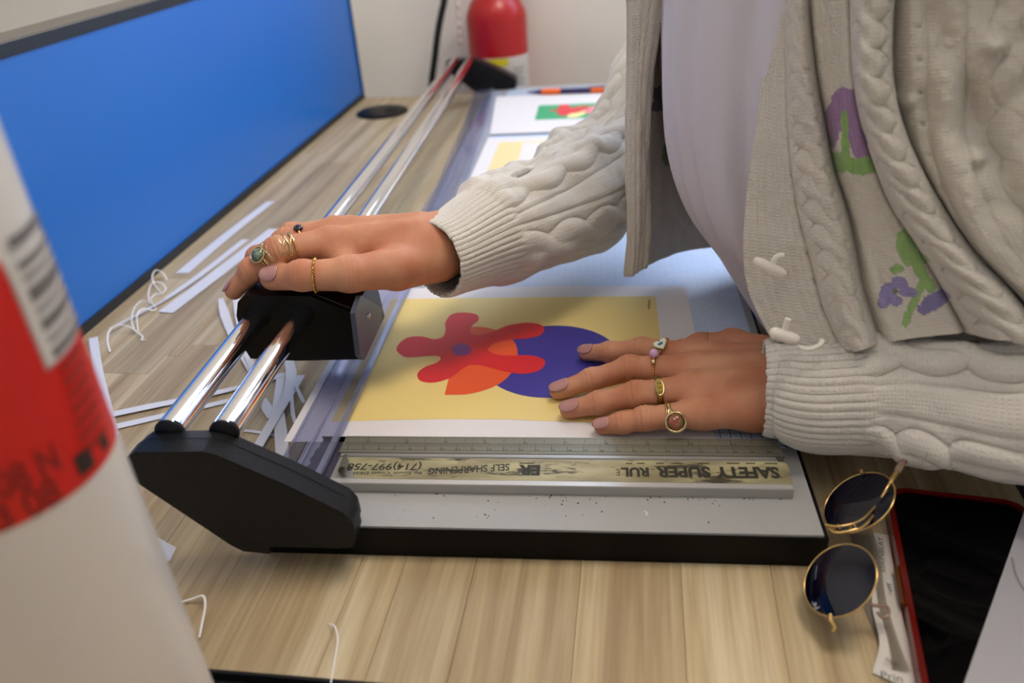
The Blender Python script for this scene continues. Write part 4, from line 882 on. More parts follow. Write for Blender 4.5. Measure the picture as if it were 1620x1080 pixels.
# ------------------------------------------------------------------ knitwear
def knit_mat(name, rgb, attr=False, scale=1.0):
    m = bpy.data.materials.new(name); m.use_nodes = True; nt = m.node_tree; b = nt.nodes['Principled BSDF']; N = nt.nodes.new; L = nt.links.new
    b.inputs['Roughness'].default_value = .95; b.inputs['Specular IOR Level'].default_value = .15; b.inputs['Sheen Weight'].default_value = .25; b.inputs['Sheen Roughness'].default_value = .5
    uv = N('ShaderNodeUVMap'); sp = N('ShaderNodeSeparateXYZ'); L(uv.outputs[0], sp.inputs[0])
    def mth(op, a, b_=None):
        n = N('ShaderNodeMath'); n.operation = op
        for i, v in enumerate((a, b_)):
            if v is None: continue
            if isinstance(v, (int, float)): n.inputs[i].default_value = v
            else: L(v, n.inputs[i])
        return n.outputs[0]
    # stockinette: chevrons of stitches, uv in metres
    uu = mth('MULTIPLY', sp.outputs[0], 2*PI/.0028*scale); vv = mth('MULTIPLY', sp.outputs[1], 2*PI/.0021*scale)
    ch = mth('MULTIPLY', mth('ABSOLUTE', mth('SINE', mth('MULTIPLY', uu, .5))), 2.2)
    h1 = mth('SINE', mth('ADD', vv, ch)); h2 = mth('ABSOLUTE', mth('SINE', mth('MULTIPLY', uu, .5)))
    nz = N('ShaderNodeTexNoise'); nz.inputs['Scale'].default_value = 700; nz.inputs['Detail'].default_value = 4; tc = N('ShaderNodeTexCoord'); L(tc.outputs['Object'], nz.inputs['Vector'])
    hh = mth('ADD', mth('ADD', mth('MULTIPLY', h1, .28), mth('MULTIPLY', h2, .5)), mth('MULTIPLY', nz.outputs[0], 1.3))
    bp = N('ShaderNodeBump'); bp.inputs['Strength'].default_value = .55; bp.inputs['Distance'].default_value = .0006; L(hh, bp.inputs['Height']); L(bp.outputs[0], b.inputs['Normal'])
    n2 = N('ShaderNodeTexNoise'); n2.inputs['Scale'].default_value = 60; L(tc.outputs['Object'], n2.inputs['Vector'])
    mx = N('ShaderNodeMix'); mx.data_type = 'RGBA'; c = np.array(s2l(rgb)); mx.inputs[6].default_value = tuple(c*.90)+(1,); mx.inputs[7].default_value = tuple(c)+(1,); L(n2.outputs[0], mx.inputs[0])
    out = mx.outputs[2]
    if attr:
        at_ = N('ShaderNodeAttribute'); at_.attribute_name = 'yarn'; m2 = N('ShaderNodeMix'); m2.data_type = 'RGBA'; L(at_.outputs['Alpha'], m2.inputs[0]); L(out, m2.inputs[6]); L(at_.outputs['Color'], m2.inputs[7]); out = m2.outputs[2]
    L(out, b.inputs['Base Color']); return m
def grid_mesh(name, P, m, parent, closed_u=False, uv=None, yarn=None, thick=.0022):
    nv, nu = P.shape[:2]; V = P.reshape(-1, 3); I = np.arange(nv*nu).reshape(nv, nu)
    if closed_u: I2 = np.concatenate([I, I[:, :1]], 1)
    else: I2 = I
    Q = np.stack([I2[:-1, :-1], I2[:-1, 1:], I2[1:, 1:], I2[1:, :-1]], -1).reshape(-1, 4)
    me = bpy.data.meshes.new(name); me.vertices.add(len(V)); me.vertices.foreach_set('co', V.ravel()); me.loops.add(Q.size); me.loops.foreach_set('vertex_index', Q.ravel())
    me.polygons.add(len(Q)); me.polygons.foreach_set('loop_start', np.arange(0, Q.size, 4)); me.polygons.foreach_set('loop_total', np.full(len(Q), 4)); me.update(calc_edges=True)
    if uv is None: 
        du = np.cumsum(np.concatenate([np.zeros((nv, 1)), np.linalg.norm(np.diff(P, axis=1), axis=2)], 1), 1).mean(0)
        dv = np.cumsum(np.concatenate([np.zeros((1, nu)), np.linalg.norm(np.diff(P, axis=0), axis=2)], 0), 0).mean(1)
        uvg = np.stack([np.broadcast_to(du[None], (nv, nu)), np.broadcast_to(dv[:, None], (nv, nu))], -1)
    else: uvg = uv
    ul = me.uv_layers.new(name='UVMap'); U = uvg.reshape(-1, 2)[Q.ravel()]; ul.data.foreach_set('uv', U.ravel())
    if yarn is not None:
        ca = me.color_attributes.new('yarn', 'FLOAT_COLOR', 'POINT'); ca.data.foreach_set('color', yarn.reshape(-1, 4).ravel())
    o = link(name, me, m, parent)
    if thick: md = o.modifiers.new('thickness', 'SOLIDIFY'); md.thickness = thick; md.offset = 0
    return o
def resample(Pc, nv, nu, closed_u=False):
    A = cr(Pc, nv); A = np.swapaxes(A, 0, 1)
    A = cr(A, nu) if not closed_u else crc(A.reshape(A.shape[0], -1), nu).reshape(nu, nv, 3)
    return np.swapaxes(A, 0, 1)
def gnormals(P, closed_u=False):
    du = (np.roll(P, -1, 1)-np.roll(P, 1, 1)) if closed_u else np.gradient(P, axis=1); dv = np.gradient(P, axis=0)
    n = np.cross(du, dv); return n/(np.linalg.norm(n, axis=2)[..., None]+1e-12)
def vnoise(X, Y, seed=0):
    """smooth value noise on arrays"""
    r = np.random.default_rng(seed).random((64, 64)); xi = np.floor(X).astype(int); yi = np.floor(Y).astype(int); fx = X-xi; fy = Y-yi; fx = fx*fx*(3-2*fx); fy = fy*fy*(3-2*fy)
    g = lambda i, j: r[i % 64, j % 64]
    return (g(xi, yi)*(1-fx)+g(xi+1, yi)*fx)*(1-fy)+(g(xi, yi+1)*(1-fx)+g(xi+1, yi+1)*fx)*fy
def cable(du, v, period, amp, w, h):
    """two strands crossing, with a tight crease along both sides; du,v in metres"""
    ph = 2*PI*v/period; a = np.sin(ph)*amp; b_ = -a
    A = np.exp(-(np.abs(du-a)/w)**2.6)*(1+.16*np.cos(ph)); B = np.exp(-(np.abs(du-b_)/w)**2.6)*(1-.16*np.cos(ph))
    edge = np.abs(a)+w*1.12
    return h*np.maximum(A, B)-.48*h*np.exp(-((np.abs(du)-edge)/(w*.22))**2)
m_knit = knit_mat('cream_knit', (216, 210, 198)); m_knitA = knit_mat('cream_knit_embroidered', (208, 201, 187), attr=True)
def sleeve(path, label, nu=300, nv=420, cuff=.052, phase=0, wr_amp=.004, rib_n=40, flat=1.0, cables=((0.0,), )):
    pa_ = cr(np.array([list(p)+[r] for p, r in path]), nv); C_ = pa_[:, :3]; R_ = pa_[:, 3]
    # re-space evenly
    s = np.concatenate([[0], np.cumsum(np.linalg.norm(np.diff(C_, axis=0), axis=1))]); e = np.linspace(0, s[-1], nv)
    C_ = np.stack([np.interp(e, s, C_[:, k]) for k in range(3)], 1); R_ = np.interp(e, s, R_)
    T = np.gradient(C_, axis=0); T /= np.linalg.norm(T, axis=1)[:, None]
    for _ in range(6): T[1:-1] = (T[:-2]+T[1:-1]+T[2:])/3
    T /= np.linalg.norm(T, axis=1)[:, None]
    U0 = np.tile(np.array((0, 0, 1.)), (nv, 1)); 
    for i in range(nv):
        if abs(T[i, 2]) > .6: U0[i] = (-.6, 0, .8) if i == 0 else U0[i-1]
    N_ = U0-T*(U0*T).sum(1)[:, None]; 
    for i in range(1, nv):
        n = N_[i-1]-T[i]*(N_[i-1]@T[i]); n /= np.linalg.norm(n); N_[i] = n
    N_[0] /= np.linalg.norm(N_[0]); B_ = np.cross(T, N_)
    a = np.arange(nu)*2*PI/nu; V_ = e[:, None]; Ag = a[None, :]
    ua = (Ag+phase) % (2*PI)
    r = R_[:, None]*np.ones((1, nu))
    rib = np.clip(1-(V_-cuff)/.010, 0, 1)
    disp = rib*(.0010*np.abs(np.cos(ua*rib_n/2))*1.3)
    body_ = 1-rib
    for (cu, amp, per, wd, hh) in cables:
        du = ((ua-cu+PI) % (2*PI)-PI)*R_[:, None]; disp += body_*cable(du, V_, per, amp, wd, hh)
        disp -= body_*.0016*(np.exp(-((du-amp-wd*1.9)/.0018)**2)+np.exp(-((du+amp+wd*1.9)/.0018)**2))
    disp += body_*(vnoise(ua*R_[:, None]/.018, V_/.024, 3)-.5)*wr_amp*2 + body_*(vnoise(ua*R_[:, None]/.007, V_/.008, 5)-.5)*.0010
    # pouch above the cuff and drag folds running around the arm
    disp += .0030*np.exp(-((V_-cuff-.022)/.016)**2)
    disp += body_*wr_amp*.55*np.sin(V_/.021+1.7*np.sin(ua))*np.clip((V_-.03)/.05, 0, 1)
    rr = r+disp
    P = C_[:, None]+rr[..., None]*(np.cos(Ag)[..., None]*N_[:, None]+flat*np.sin(Ag)[..., None]*B_[:, None])
    fr = np.clip(1-V_/.008, 0, 1); P = P+T[:, None]*(fr*(-.0007*np.abs(np.cos(ua*rib_n/2))+.0016*np.sin(ua+.8)+.0012*(vnoise(ua*9, V_*0, 6)-.5)))[..., None]; P = P-(P-C_[:, None])*(fr**3*.05)[..., None]
    # knitted cuff edge rolls inwards
    uvg = np.stack([np.broadcast_to(ua*R_.mean(), (nv, nu)), np.broadcast_to(V_, (nv, nu))], -1)
    o = grid_mesh('sleeve', P, m_knit, person, closed_u=True, uv=uvg, thick=.0026); return o, P
Z_ = lambda px, py, z, r: (A3(px, py, z), r)
near_path = [Z_(1210, 613, .0535, .0285), Z_(1245, 614, .0545, .0295), Z_(1290, 622, .0565, .0335), Z_(1345, 620, .0590, .0345), Z_(1420, 618, .0620, .0360), Z_(1510, 628, .0640, .0385), Z_(1620, 640, .0680, .0405), ((.285, .390, .082), .043), ((.325, .400, .125), .050), ((.318, .425, .22), .055), ((.285, .445, .36), .058), ((.235, .475, .485), .055)]
sleeve(near_path, '', cables=((.40, .0058, .074, .0066, .0050), (1.9, .0060, .070, .0066, .0050), (4.2, .0055, .074, .0066, .0048), (5.45, .0055, .066, .0066, .0052)), wr_amp=.0046, rib_n=46, nv=520, nu=340)
def P_(px, py, d, r): return (tuple(pt(px, py, d)), r)
far_path = [P_(690, 411, .582, .0270), P_(712, 402, .59, .0278), P_(765, 376, .615, .0350), P_(830, 350, .645, .0400), P_(895, 320, .68, .0450), P_(950, 287, .71, .0490), P_(1005, 238, .74, .0480), P_(1048, 150, .77, .0460), P_(1078, 50, .79, .046), P_(1125, -100, .81, .052), P_(1165, -260, .82, .058), P_(1200, -420, .82, .055)]
sleeve(far_path, '', cables=((.35, .0064, .082, .0074, .0034), (1.7, .0064, .080, .0074, .0032), (4.65, .0066, .084, .0076, .0036), (5.65, .0064, .078, .0074, .0038)), wr_amp=.0048, rib_n=48, nv=520, nu=340, cuff=.050)

# front panels and back of the cardigan
def col(tab, py): t = np.array(tab, float); return np.interp(py, t[:, 0], t[:, 1])
NC = [ # column table px(py), hem py, y at top, y at hem
 ([(-300, 1238), (-200, 1230), (0, 1217), (100, 1208), (200, 1198), (270, 1187), (350, 1178), (410, 1176), (480, 1190), (535, 1222)], 537, .520, .434),
 ([(-300, 1262), (-200, 1255), (0, 1246), (100, 1247), (204, 1250), (293, 1259), (338, 1267), (383, 1282), (424, 1290), (511, 1314), (549, 1335)], 551, .505, .413),
 ([(-300, 1276), (-200, 1273), (0, 1276), (94, 1283), (183, 1298), (277, 1316), (346, 1339), (440, 1358), (515, 1374), (540, 1388)], 543, .497, .405),
 ([(-300, 1315), (0, 1315), (183, 1332), (277, 1352), (346, 1385), (440, 1425), (525, 1465)], 533, .485, .397),
 ([(-300, 1352), (-200, 1350), (24, 1351), (102, 1353), (171, 1361), (244, 1384), (306, 1404), (359, 1441), (432, 1486), (480, 1515), (525, 1540)], 526, .475, .395),
 ([(-300, 1420), (-200, 1415), (0, 1408), (81, 1402), (163, 1408), (244, 1437), (322, 1481), (399, 1535), (436, 1570), (494, 1620), (530, 1645)], 536, .458, .385),
 ([(-300, 1480), (-200, 1485), (0, 1490), (244, 1496), (367, 1540), (430, 1600), (520, 1690)], 530, .452, .380),
 ([(-300, 1600), (0, 1600), (244, 1610), (367, 1650), (430, 1700), (520, 1770)], 520, .442, .372),
 ([(-300, 1760), (0, 1770), (300, 1790), (500, 1850)], 500, .435, .375)]
TOPY = -760; nt_ = 20; Pc = np.zeros((nt_, len(NC), 3)); PX = np.zeros((nt_, len(NC), 2))
for j, (tab, hem, yt, yh) in enumerate(NC):
    for i in range(nt_):
        t = i/(nt_-1); py = TOPY+(hem-TOPY)*t; px = col(tab, py)-.05*min(0, py+300); y = yt+(yh-yt)*max(0, (py+300)/(hem+300))**1.6
        Pc[i, j] = at(px, py, y, 1); PX[i, j] = (px, py)
nu, nv = 620, 780
P = resample(Pc, nv, nu); PXf = resample(np.concatenate([PX, PX[..., :1]*0], 2), nv, nu)
S = np.linspace(0, len(NC)-1, nu)[None, :]; T_ = np.linspace(0, 1, nv)[:, None]; Vm = T_*.66-.14
N_ = gnormals(P); 
if (N_[nv//2, nu//2]@(CAM-P[nv//2, nu//2])) < 0: N_ = -N_
def hump(s, a, b_, p=.6): x = np.clip((s-a)/(b_-a), 0, 1); return np.sin(PI*x)**p
H = np.zeros((nv, nu))
H += .0006*np.abs(np.cos(S*PI*7))*(S < .95)                       # ribbed placket
H += .0080*hump(S, .97, 2.02, .5)*(1+.25*(vnoise(S*3, Vm/.013, 11)-.5)) # rolled column
H -= .0026*np.exp(-((S-.97)/.07)**2)+.0050*np.exp(-((S-.93)/.035)**2)*np.clip(np.sin(Vm*2*PI/.021), 0, 1)**4*(Vm > .2)
H += cable((S-1.5)*.016, Vm, .040, .0028, .0036, .0030)*hump(S, .95, 2.0, .4)
H -= .0110*np.exp(-((S-2.12)/.15)**2)
H -= .0050*np.exp(-((S-3.86)/.10)**2)
H += .0150*hump(S, 3.94, 5.08, .42)*(.9+.25*(vnoise(S*4, Vm/.02, 12)-.5)); H += cable((S-4.5)*.024, Vm, .044, .0046, .0056, .0055)*hump(S, 3.9, 5.1, .4)
H -= .0160*np.exp(-((S-5.22)/.17)**2)
H += .0080*hump(S, 5.75, 6.35, .7); H += cable((S-7.1)*.03, Vm, .085, .005, .006, .0032)*hump(S, 6.5, 7.7, .4)
H += (vnoise(S*1.6+4, Vm/.05, 13)-.5)*.016*np.clip(S-5.3, 0, 1)+(vnoise(S*3+4, Vm/.022, 14)-.5)*.006*np.clip(S-5.3, 0, 1)
H -= .006*np.exp(-(((PXf[..., 0]-1555)+.45*(PXf[..., 1]-190)*-1)/26)**2)*(S > 5.4)
for bx, by, br, bh in ((1572, 72, 17, .0095), (1435, 160, 13, .006), (1545, 248, 16, .0085), (1500, 68, 8, .002)):
    H += bh*np.exp(-(((PXf[..., 0]-bx)/br)**2+((PXf[..., 1]-by)/(br*.8))**2)*1.2)
for (sx, off) in ((5.35, .1),):
    H -= .0035*np.exp(-((S-sx-.25)/.05)**2)*np.clip(np.sin((Vm+off)*2*PI/.026), 0, 1)**6
H += (vnoise(S*9, Vm/.006, 15)-.5)*.0009+(vnoise(S*2.2, Vm/.06, 16)-.5)*.006
Dn = CAM+np.array((.10, 0, -.05))-P; Dn /= np.linalg.norm(Dn, axis=2)[..., None]; Dn = Dn+.45*N_; Dn /= np.linalg.norm(Dn, axis=2)[..., None]; P = P+Dn*H[..., None]
# embroidery colours belong to the yarn
Y_ = np.zeros((nv, nu, 4)); X_, Yy = PXf[..., 0], PXf[..., 1]; jit = (vnoise(X_/4, Yy/4, 21)-.5)*6
def paint(mask, rgb, var=.25, seed=1):
    c = np.array(s2l(rgb)); v_ = 1-var*vnoise(X_/5, Yy/14, seed); 
    for k in range(3): Y_[..., k] = np.where(mask, c[k]*v_, Y_[..., k])
    Y_[..., 3] = np.where(mask, .85, Y_[..., 3])
def ell(cx, cy, rx, ry, ang=0): a = math.radians(ang); dx = X_-cx+jit*.5; dy = Yy-cy+jit*.5; return ((dx*math.cos(a)+dy*math.sin(a))/rx)**2+((-dx*math.sin(a)+dy*math.cos(a))/ry)**2 < 1
flatS = (S > 2.1) & (S < 4.6)
def seg2(x0, y0, x1, y1, w_): 
    dx, dy = x1-x0, y1-y0; t = np.clip(((X_-x0)*dx+(Yy-y0)*dy)/(dx*dx+dy*dy), 0, 1); return np.hypot(X_-x0-t*dx, Yy-y0-t*dy)+jit*.4 < w_
tul = (ell(1338, 170, 22, 32) | ell(1322, 195, 16, 38, 8) | ell(1358, 218, 17, 36, -18)) & ~ell(1337, 232, 9, 26)
paint(tul & flatS, (150, 108, 160), seed=31); paint((seg2(1338, 180, 1340, 262, 6) | ell(1330, 256, 20, 17) | ell(1363, 262, 22, 15)) & flatS, (130, 178, 88), seed=32)
paint((ell(1433, 392, 14, 28, -12) | seg2(1425, 378, 1470, 455, 7) | seg2(1462, 440, 1432, 512, 6) | ell(1420, 425, 10, 8) | ell(1456, 408, 16, 10)) & flatS, (138, 182, 96), seed=33)
pans = ell(1405, 462, 15, 15) | ell(1425, 447, 14, 10, 30) | ell(1438, 462, 14, 8) | ell(1418, 476, 12, 9) | ell(1398, 478, 8, 8)
paint(pans & flatS, (136, 126, 182), seed=34); paint(ell(1418, 461, 5, 5) & flatS, (96, 110, 60))
paint((ell(1478, 474, 24, 13, -25) | ell(1462, 488, 12, 8) | ell(1492, 466, 12, 10)) & (S > 2.1), (120, 112, 172), seed=35)
cardi = grid_mesh('cardigan', P, m_knitA, person, yarn=Y_, thick=.0026)
# far front panel, seen from its inner side
FC = [([(-300, 985), (-200, 990), (0, 993), (204, 994), (407, 995), (437, 990)], 437, .640, .598),
      ([(-300, 1010), (0, 1012), (204, 1004), (407, 1003), (437, 1000)], 436, .628, .590),
      ([(-300, 1070), (-200, 1060), (0, 1049), (81, 1030), (204, 1022), (346, 1026), (420, 1019)], 423, .636, .598),
      ([(-300, 1075), (0, 1054), (204, 1030), (346, 1032), (420, 1028)], 417, .690, .622),
      ([(-300, 1100), (0, 1090), (204, 1075), (400, 1070)], 400, .725, .655),
      ([(-300, 1160), (0, 1150), (400, 1150)], 388, .745, .675), ([(-300, 1280), (0, 1270), (400, 1280)], 384, .760, .700)]
Pc = np.zeros((nt_, len(FC), 3)); PX = np.zeros((nt_, len(FC), 3))
for j, (tab, hem, yt, yh) in enumerate(FC):
    for i in range(nt_):
        t = i/(nt_-1); py = TOPY+(hem-TOPY)*t; px = col(tab, py)-.05*min(0, py+300); Pc[i, j] = at(px, py, yt+(yh-yt)*max(0, (py+300)/(hem+300)), 1); PX[i, j] = (px, py, 0)
nu2, nv2 = 220, 460; P = resample(Pc, nv2, nu2); PXf = resample(PX, nv2, nu2); S = np.linspace(0, len(FC)-1, nu2)[None, :]; Vm = np.linspace(0, .55, nv2)[:, None]
N_ = gnormals(P); N_ = -N_ if (N_[nv2//2, nu2//2]@(CAM-P[nv2//2, nu2//2])) < 0 else N_
H = .0004*np.cos(S*PI*6)*(S < 2.2)+(vnoise(S*3, Vm/.03, 41)-.5)*.003+(vnoise(S*9, Vm/.005, 42)-.5)*.0006; P = P+N_*H[..., None]
Y_ = np.zeros((nv2, nu2, 4)); X_, Yy = PXf[..., 0], PXf[..., 1]; jit = (vnoise(X_/4, Yy/4, 22)-.5)*6; inn = S > 2.6
paint((ell(1040, 150, 11, 14) | ell(1048, 165, 12, 12) | ell(1036, 168, 9, 9) | ell(1052, 142, 9, 8)) & inn, (72, 62, 92), seed=36); paint((ell(1046, 120, 5, 6)) & inn, (90, 120, 60))
paint((ell(1056, 243, 12, 20) | seg2(1057, 190, 1058, 240, 3)) & inn, (88, 130, 60), seed=37)
def addgrid(P, yarn=None): return P
far_ = grid_mesh('front_panel', P, m_knitA, cardi, yarn=Y_, thick=.0030)
# back of the cardigan wraps round behind the body
ang = np.radians(np.linspace(-100, 96, 40)); zs = np.linspace(.54, .02, 26); Pb = np.zeros((26, 40, 3))
for i, z_ in enumerate(zs):
    cx = .245+.03*(z_ < .1); rx_ = .15+.02*math.sin(z_*6); ry_ = .165
    Pb[i, :, 0] = cx+rx_*np.cos(ang); Pb[i, :, 1] = .605+ry_*np.sin(ang); Pb[i, :, 2] = z_
Pb = resample(Pb, 120, 160); Nb = gnormals(Pb); S = np.linspace(0, 1, 160)[None]; Vm = np.linspace(0, .5, 120)[:, None]
Pb = Pb+Nb*(cable(((S*8) % 1-.5)*.05, Vm, .05, .005, .006, .004)+(vnoise(S*20, Vm/.03, 44)-.5)*.004)[..., None]
grid_mesh('back_panel', Pb, m_knit, cardi, thick=.003)
ang = np.radians(np.linspace(-150, 150, 50)); Py = np.array([[(.215+a_*math.cos(t), .61+b_*math.sin(t), z_) for t in ang] for z_, a_, b_ in ((.43, .165, .185), (.49, .150, .185), (.535, .125, .160), (.565, .100, .120), (.585, .080, .085), (.600, .072, .070))])
Py = resample(Py, 70, 180); Py = Py+gnormals(Py)*((vnoise(np.linspace(0, 30, 180)[None]+np.zeros((70, 1)), np.linspace(0, 6, 70)[:, None]+np.zeros((1, 180)), 45)-.5)*.004)[..., None]
grid_mesh('shoulder_panel', Py, m_knit, cardi, thick=.003)
# toggles of twisted wool
m_tog = mat('wool_toggle', (240, 234, 222), .9, bump=.5, bscale=1200)
def toggle(p0, p1, y, r, loop):
    a = at(*p0, y, 1); b_ = at(*p1, y, 1); Q = cr([a, (a+b_)/2+np.array((0, -.0006, -.0004)), b_], 30); t = np.linspace(0, 1, 30)
    R_ = r*(1-.55*np.abs(2*t-1)**5)*(1+.05*np.sin(t*60)); o = tube('toggle', Q, R_, m_tog, cardi, seg=14)
    l_ = [at(*q, y+.001, 1) for q in loop]; tube('toggle_loop', cr(l_, 20), r*.55, m_tog, o, seg=8)
toggle((1193, 410), (1243, 434), .4345, .0031, [(1221, 420), (1227, 408), (1234, 404), (1240, 404)])
toggle((1219, 523), (1264, 537), .4050, .0034, [(1240, 528), (1243, 518), (1245, 510), (1247, 504)])
tube('loose_end', cr([at(1262, 548, .405, 1), at(1280, 552, .402, 1), at(1296, 546, .402, 1), at(1301, 538, .405, 1)], 20), .0014, m_tog, cardi, seg=8)
tube('loose_yarn', cr([at(1189, 630, .431, 1), at(1196, 631, .430, 1), at(1204, 628, .430, 1), at(1210, 624, .432, 1)], 16), .0006, m_tog, cardi, seg=6)

# shirt and trousers
zs = [.56, .45, .36, .26, .20, .155, .115, .08, .05, .026]; xf = [.105, .066, .048, .040, .041, .047, .061, .083, .104, .121]
nth = 30; Pc = np.zeros((len(zs), nth, 3))
for i, (z_, x_) in enumerate(zip(zs, xf)):
    xb = .33 if z_ > .1 else .37; cx, rx_ = (x_+xb)/2, (xb-x_)/2; wy = .130 if z_ > .1 else .125
    for k in range(nth):
        a = 2*PI*k/nth; ca, sa = math.cos(a), math.sin(a); n_ = 2.4
        Pc[i, k] = (cx+rx_*np.sign(ca)*abs(ca)**(2/n_), .600+wy*np.sign(sa)*abs(sa)**(2/n_), z_)
P = resample(Pc, 200, 360, closed_u=True); N_ = gnormals(P, True); a = np.linspace(0, 2*PI, 360, endpoint=False)[None]; t = np.linspace(0, 1, 200)[:, None]
cen = P.mean(1, keepdims=True); 
if ((P-cen)*N_).sum() < 0: N_ = -N_
P = P+N_*(.0030*np.sin(a*15+2*np.sin(t*3))+.0016*np.sin(a*31+t*2)+.003*(vnoise(a*5+0*t, t*3+0*a, 51)-.5))[..., None]
m_shirt = mat('shirt_cotton', (212, 208, 216), .85, bump=.15, bscale=1500)
grid_mesh('shirt', P, m_shirt, person, closed_u=True, thick=.001)
m_trou = mat('dark_trousers', (24, 24, 28), .9, bump=.3, bscale=900)
L = []
for yy in (.515, .685):
    L.append(tube_vf(cr([(.365, yy+(.6-yy)*.25, .02), (.37, yy, -.10), (.375, yy, -.25), (.38, yy, -.43), (.385, yy, -.60), (.39, yy, -.715)], 40), cr([[.098], [.100], [.088], [.070], [.060], [.056]], 40)[:, 0], 36, upv=(1, 0, 0)))
L.append(tube_vf(cr([(.365, .6, -.12), (.355, .6, -.05), (.345, .6, .02), (.34, .6, .06)], 20), cr([[.06], [.105], [.108], [.102]], 20)[:, 0], 40, flat=1.25, upv=(1, 0, 0)))
raw('trousers', *join_vf(L), m_trou, person)
m_shoe = mat('shoe_leather', (30, 28, 28), .5)
for yy in (.515, .685):
    sh = prism('shoe', [(x, yy-.042, ZF+z_) for x, z_ in ((.26, .012), (.26, .035), (.31, .055), (.34, .085), (.44, .09), (.46, .05), (.46, .012))], (0, .084, 0), m_shoe, person, bevel=.014, seg=3)
    prism('sole', [(x, yy-.044, ZF+z_) for x, z_ in ((.255, .0005), (.255, .012), (.465, .012), (.465, .0005))], (0, .088, 0), mat('sole_rubber', (60, 60, 60), .8), sh, bevel=.003)

# ------------------------------------------------------------------ phone, sleeve of papers, sunglasses, grey slab
ph0 = np.array([.1988, .384, 0]); pd_ = unit([-.0225, -.135, 0]); pr_ = np.array([-pd_[1], pd_[0], 0]); 
if pr_[0] < 0: pr_ = -pr_
PW, PL_, PH = .0745, .150, .0110
def phone_outline(w_, l_, r, z, off=0):
    P = []
    for cx, cy, a0 in ((w_/2-r, r-off, -90), (w_/2-r, l_-r-off, 0), (-w_/2+r, l_-r-off, 90), (-w_/2+r, r-off, 180)):
        for k in range(8): a = math.radians(a0+k*90/7); u1 = cx+r*math.cos(a); v1 = cy+r*math.sin(a); q = ph0+pr_*u1+pd_*v1; P.append((q[0], q[1], z))
    return P
phone = empty('phone', tuple(ph0+pd_*PL_/2), 'black smartphone face up in a clear dark red case beside the sunglasses', 'phone')
m_glassk = mat('phone_glass', (2, 2, 3), .05, spec=.12)
prism('phone_body', phone_outline(PW-.0075, PL_-.006, .010, .0022, off=-.0030), (0, 0, .0078), m_glassk, phone, bevel=.0012, seg=3)
m_case = clearmat('case_red_clear', (205, 70, 50), .10, haze=((150, 24, 16), .30)); 
O1 = phone_outline(PW, PL_, .0125, .0004); O2 = phone_outline(PW-.0062, PL_-.0048, .0105, .0004, off=-.0024); n = len(O1)
V = [p for p in O1]+[(p[0], p[1], PH) for p in O1]+[(p[0], p[1], PH) for p in O2]+[(p[0], p[1], .0016) for p in O2]; F = []
for i in range(n):
    j = (i+1) % n; F += [(i, j, n+j, n+i), (n+i, n+j, 2*n+j, 2*n+i), (2*n+i, 2*n+j, 3*n+j, 3*n+i)]
F += [tuple(range(n))[::-1], tuple(3*n+i for i in range(n))]
case = raw('case', V, F, m_case, phone, auto=30)
for t0, t1 in ((.062, .088),):
    q = ph0-pr_*(PW/2+.0004)+pd_*t0; q2 = ph0-pr_*(PW/2+.0004)+pd_*t1
    tube('side_button', [(q[0], q[1], .0066), (q2[0], q2[1], .0066)], .0016, mat('button_amber', (120, 72, 36), .35, metal=.4), case, seg=10, upv=(0, 0, 1))
# plain flat grey slab with one curved line, resting on the phone
g = [at(1623, 800, .0145), at(1521, 1092, .0145)]; gd_ = unit(g[1]-g[0]); g0 = g[0]-gd_*.02; g1 = g[1]+gd_*.05; gr_ = np.array([-gd_[1], gd_[0], 0]); gr_ = gr_ if gr_[0] > 0 else -gr_
fo = empty('slab', tuple(g0+gr_*.05), 'plain grey slab lying on the right side of the phone at the desk corner', 'slab')
prism('slab_body', [tuple(p_[:2])+(.0126,) for p_ in (g0, g1, g1+gr_*.13, g0+gr_*.13)], (0, 0, .0022), mat('slab_grey', (150, 148, 152), .6, bump=.05), fo, bevel=.0004)
e_ = [at(1601, 882, .0150), at(1608, 910, .0150), at(1622, 935, .0150), at(1645, 960, .0150)]; tube('crease', cr(e_, 16), .0006, mat('slab_line', (122, 118, 116), .7), fo, seg=6, flat=.4)
# paper slip in a clear sleeve
slip = empty('paper_slip', tuple(at(1410, 950)), 'curled white printed slip under a clear plastic sleeve left of the phone', 'paper slip')
m_slip = mat('slip_paper', (196, 192, 184), .7)
def strip3(name, Lp_, Rp_, m_, parent, th=.0002, n=30):
    A = cr(np.array(Lp_), n); B = cr(np.array(Rp_), n); V = []; F = []
    for a, b_ in zip(A, B): V += [a, b_, b_+np.array((0, 0, th)), a+np.array((0, 0, th))]
    for i in range(n-1):
        for k in range(4): l = (k+1) % 4; F.append((i*4+k, i*4+l, i*4+4+l, i*4+4+k))
    m__ = len(V); F += [(3, 2, 1, 0), (m__-4, m__-3, m__-2, m__-1)]; return raw(name, V, F, m_, parent, auto=60)
sl_ = strip3('slip', [at(1381, 842, .003), at(1381, 900, .004), at(1380, 960, .004), at(1391, 1015, .003), at(1380, 1064, .001)], [at(1406, 847, .002), at(1414, 900, .002), at(1424, 960, .002), at(1438, 1020, .002), at(1450, 1095, .001)], m_slip, slip)
strip3('clear_sleeve', [at(1345, 838, .0005), at(1352, 880, .0005), at(1364, 950, .0005), at(1386, 1010, .0005), at(1400, 1060, .0005)], [at(1380, 836, .0045), at(1392, 880, .0055), at(1402, 950, .0055), at(1420, 1010, .005), at(1440, 1060, .004)], clearmat('sleeve_plastic', (215, 212, 205), .15, haze=((190, 182, 168), .25)), slip)
m_pt = mat('slip_print', (70, 66, 62), .7)
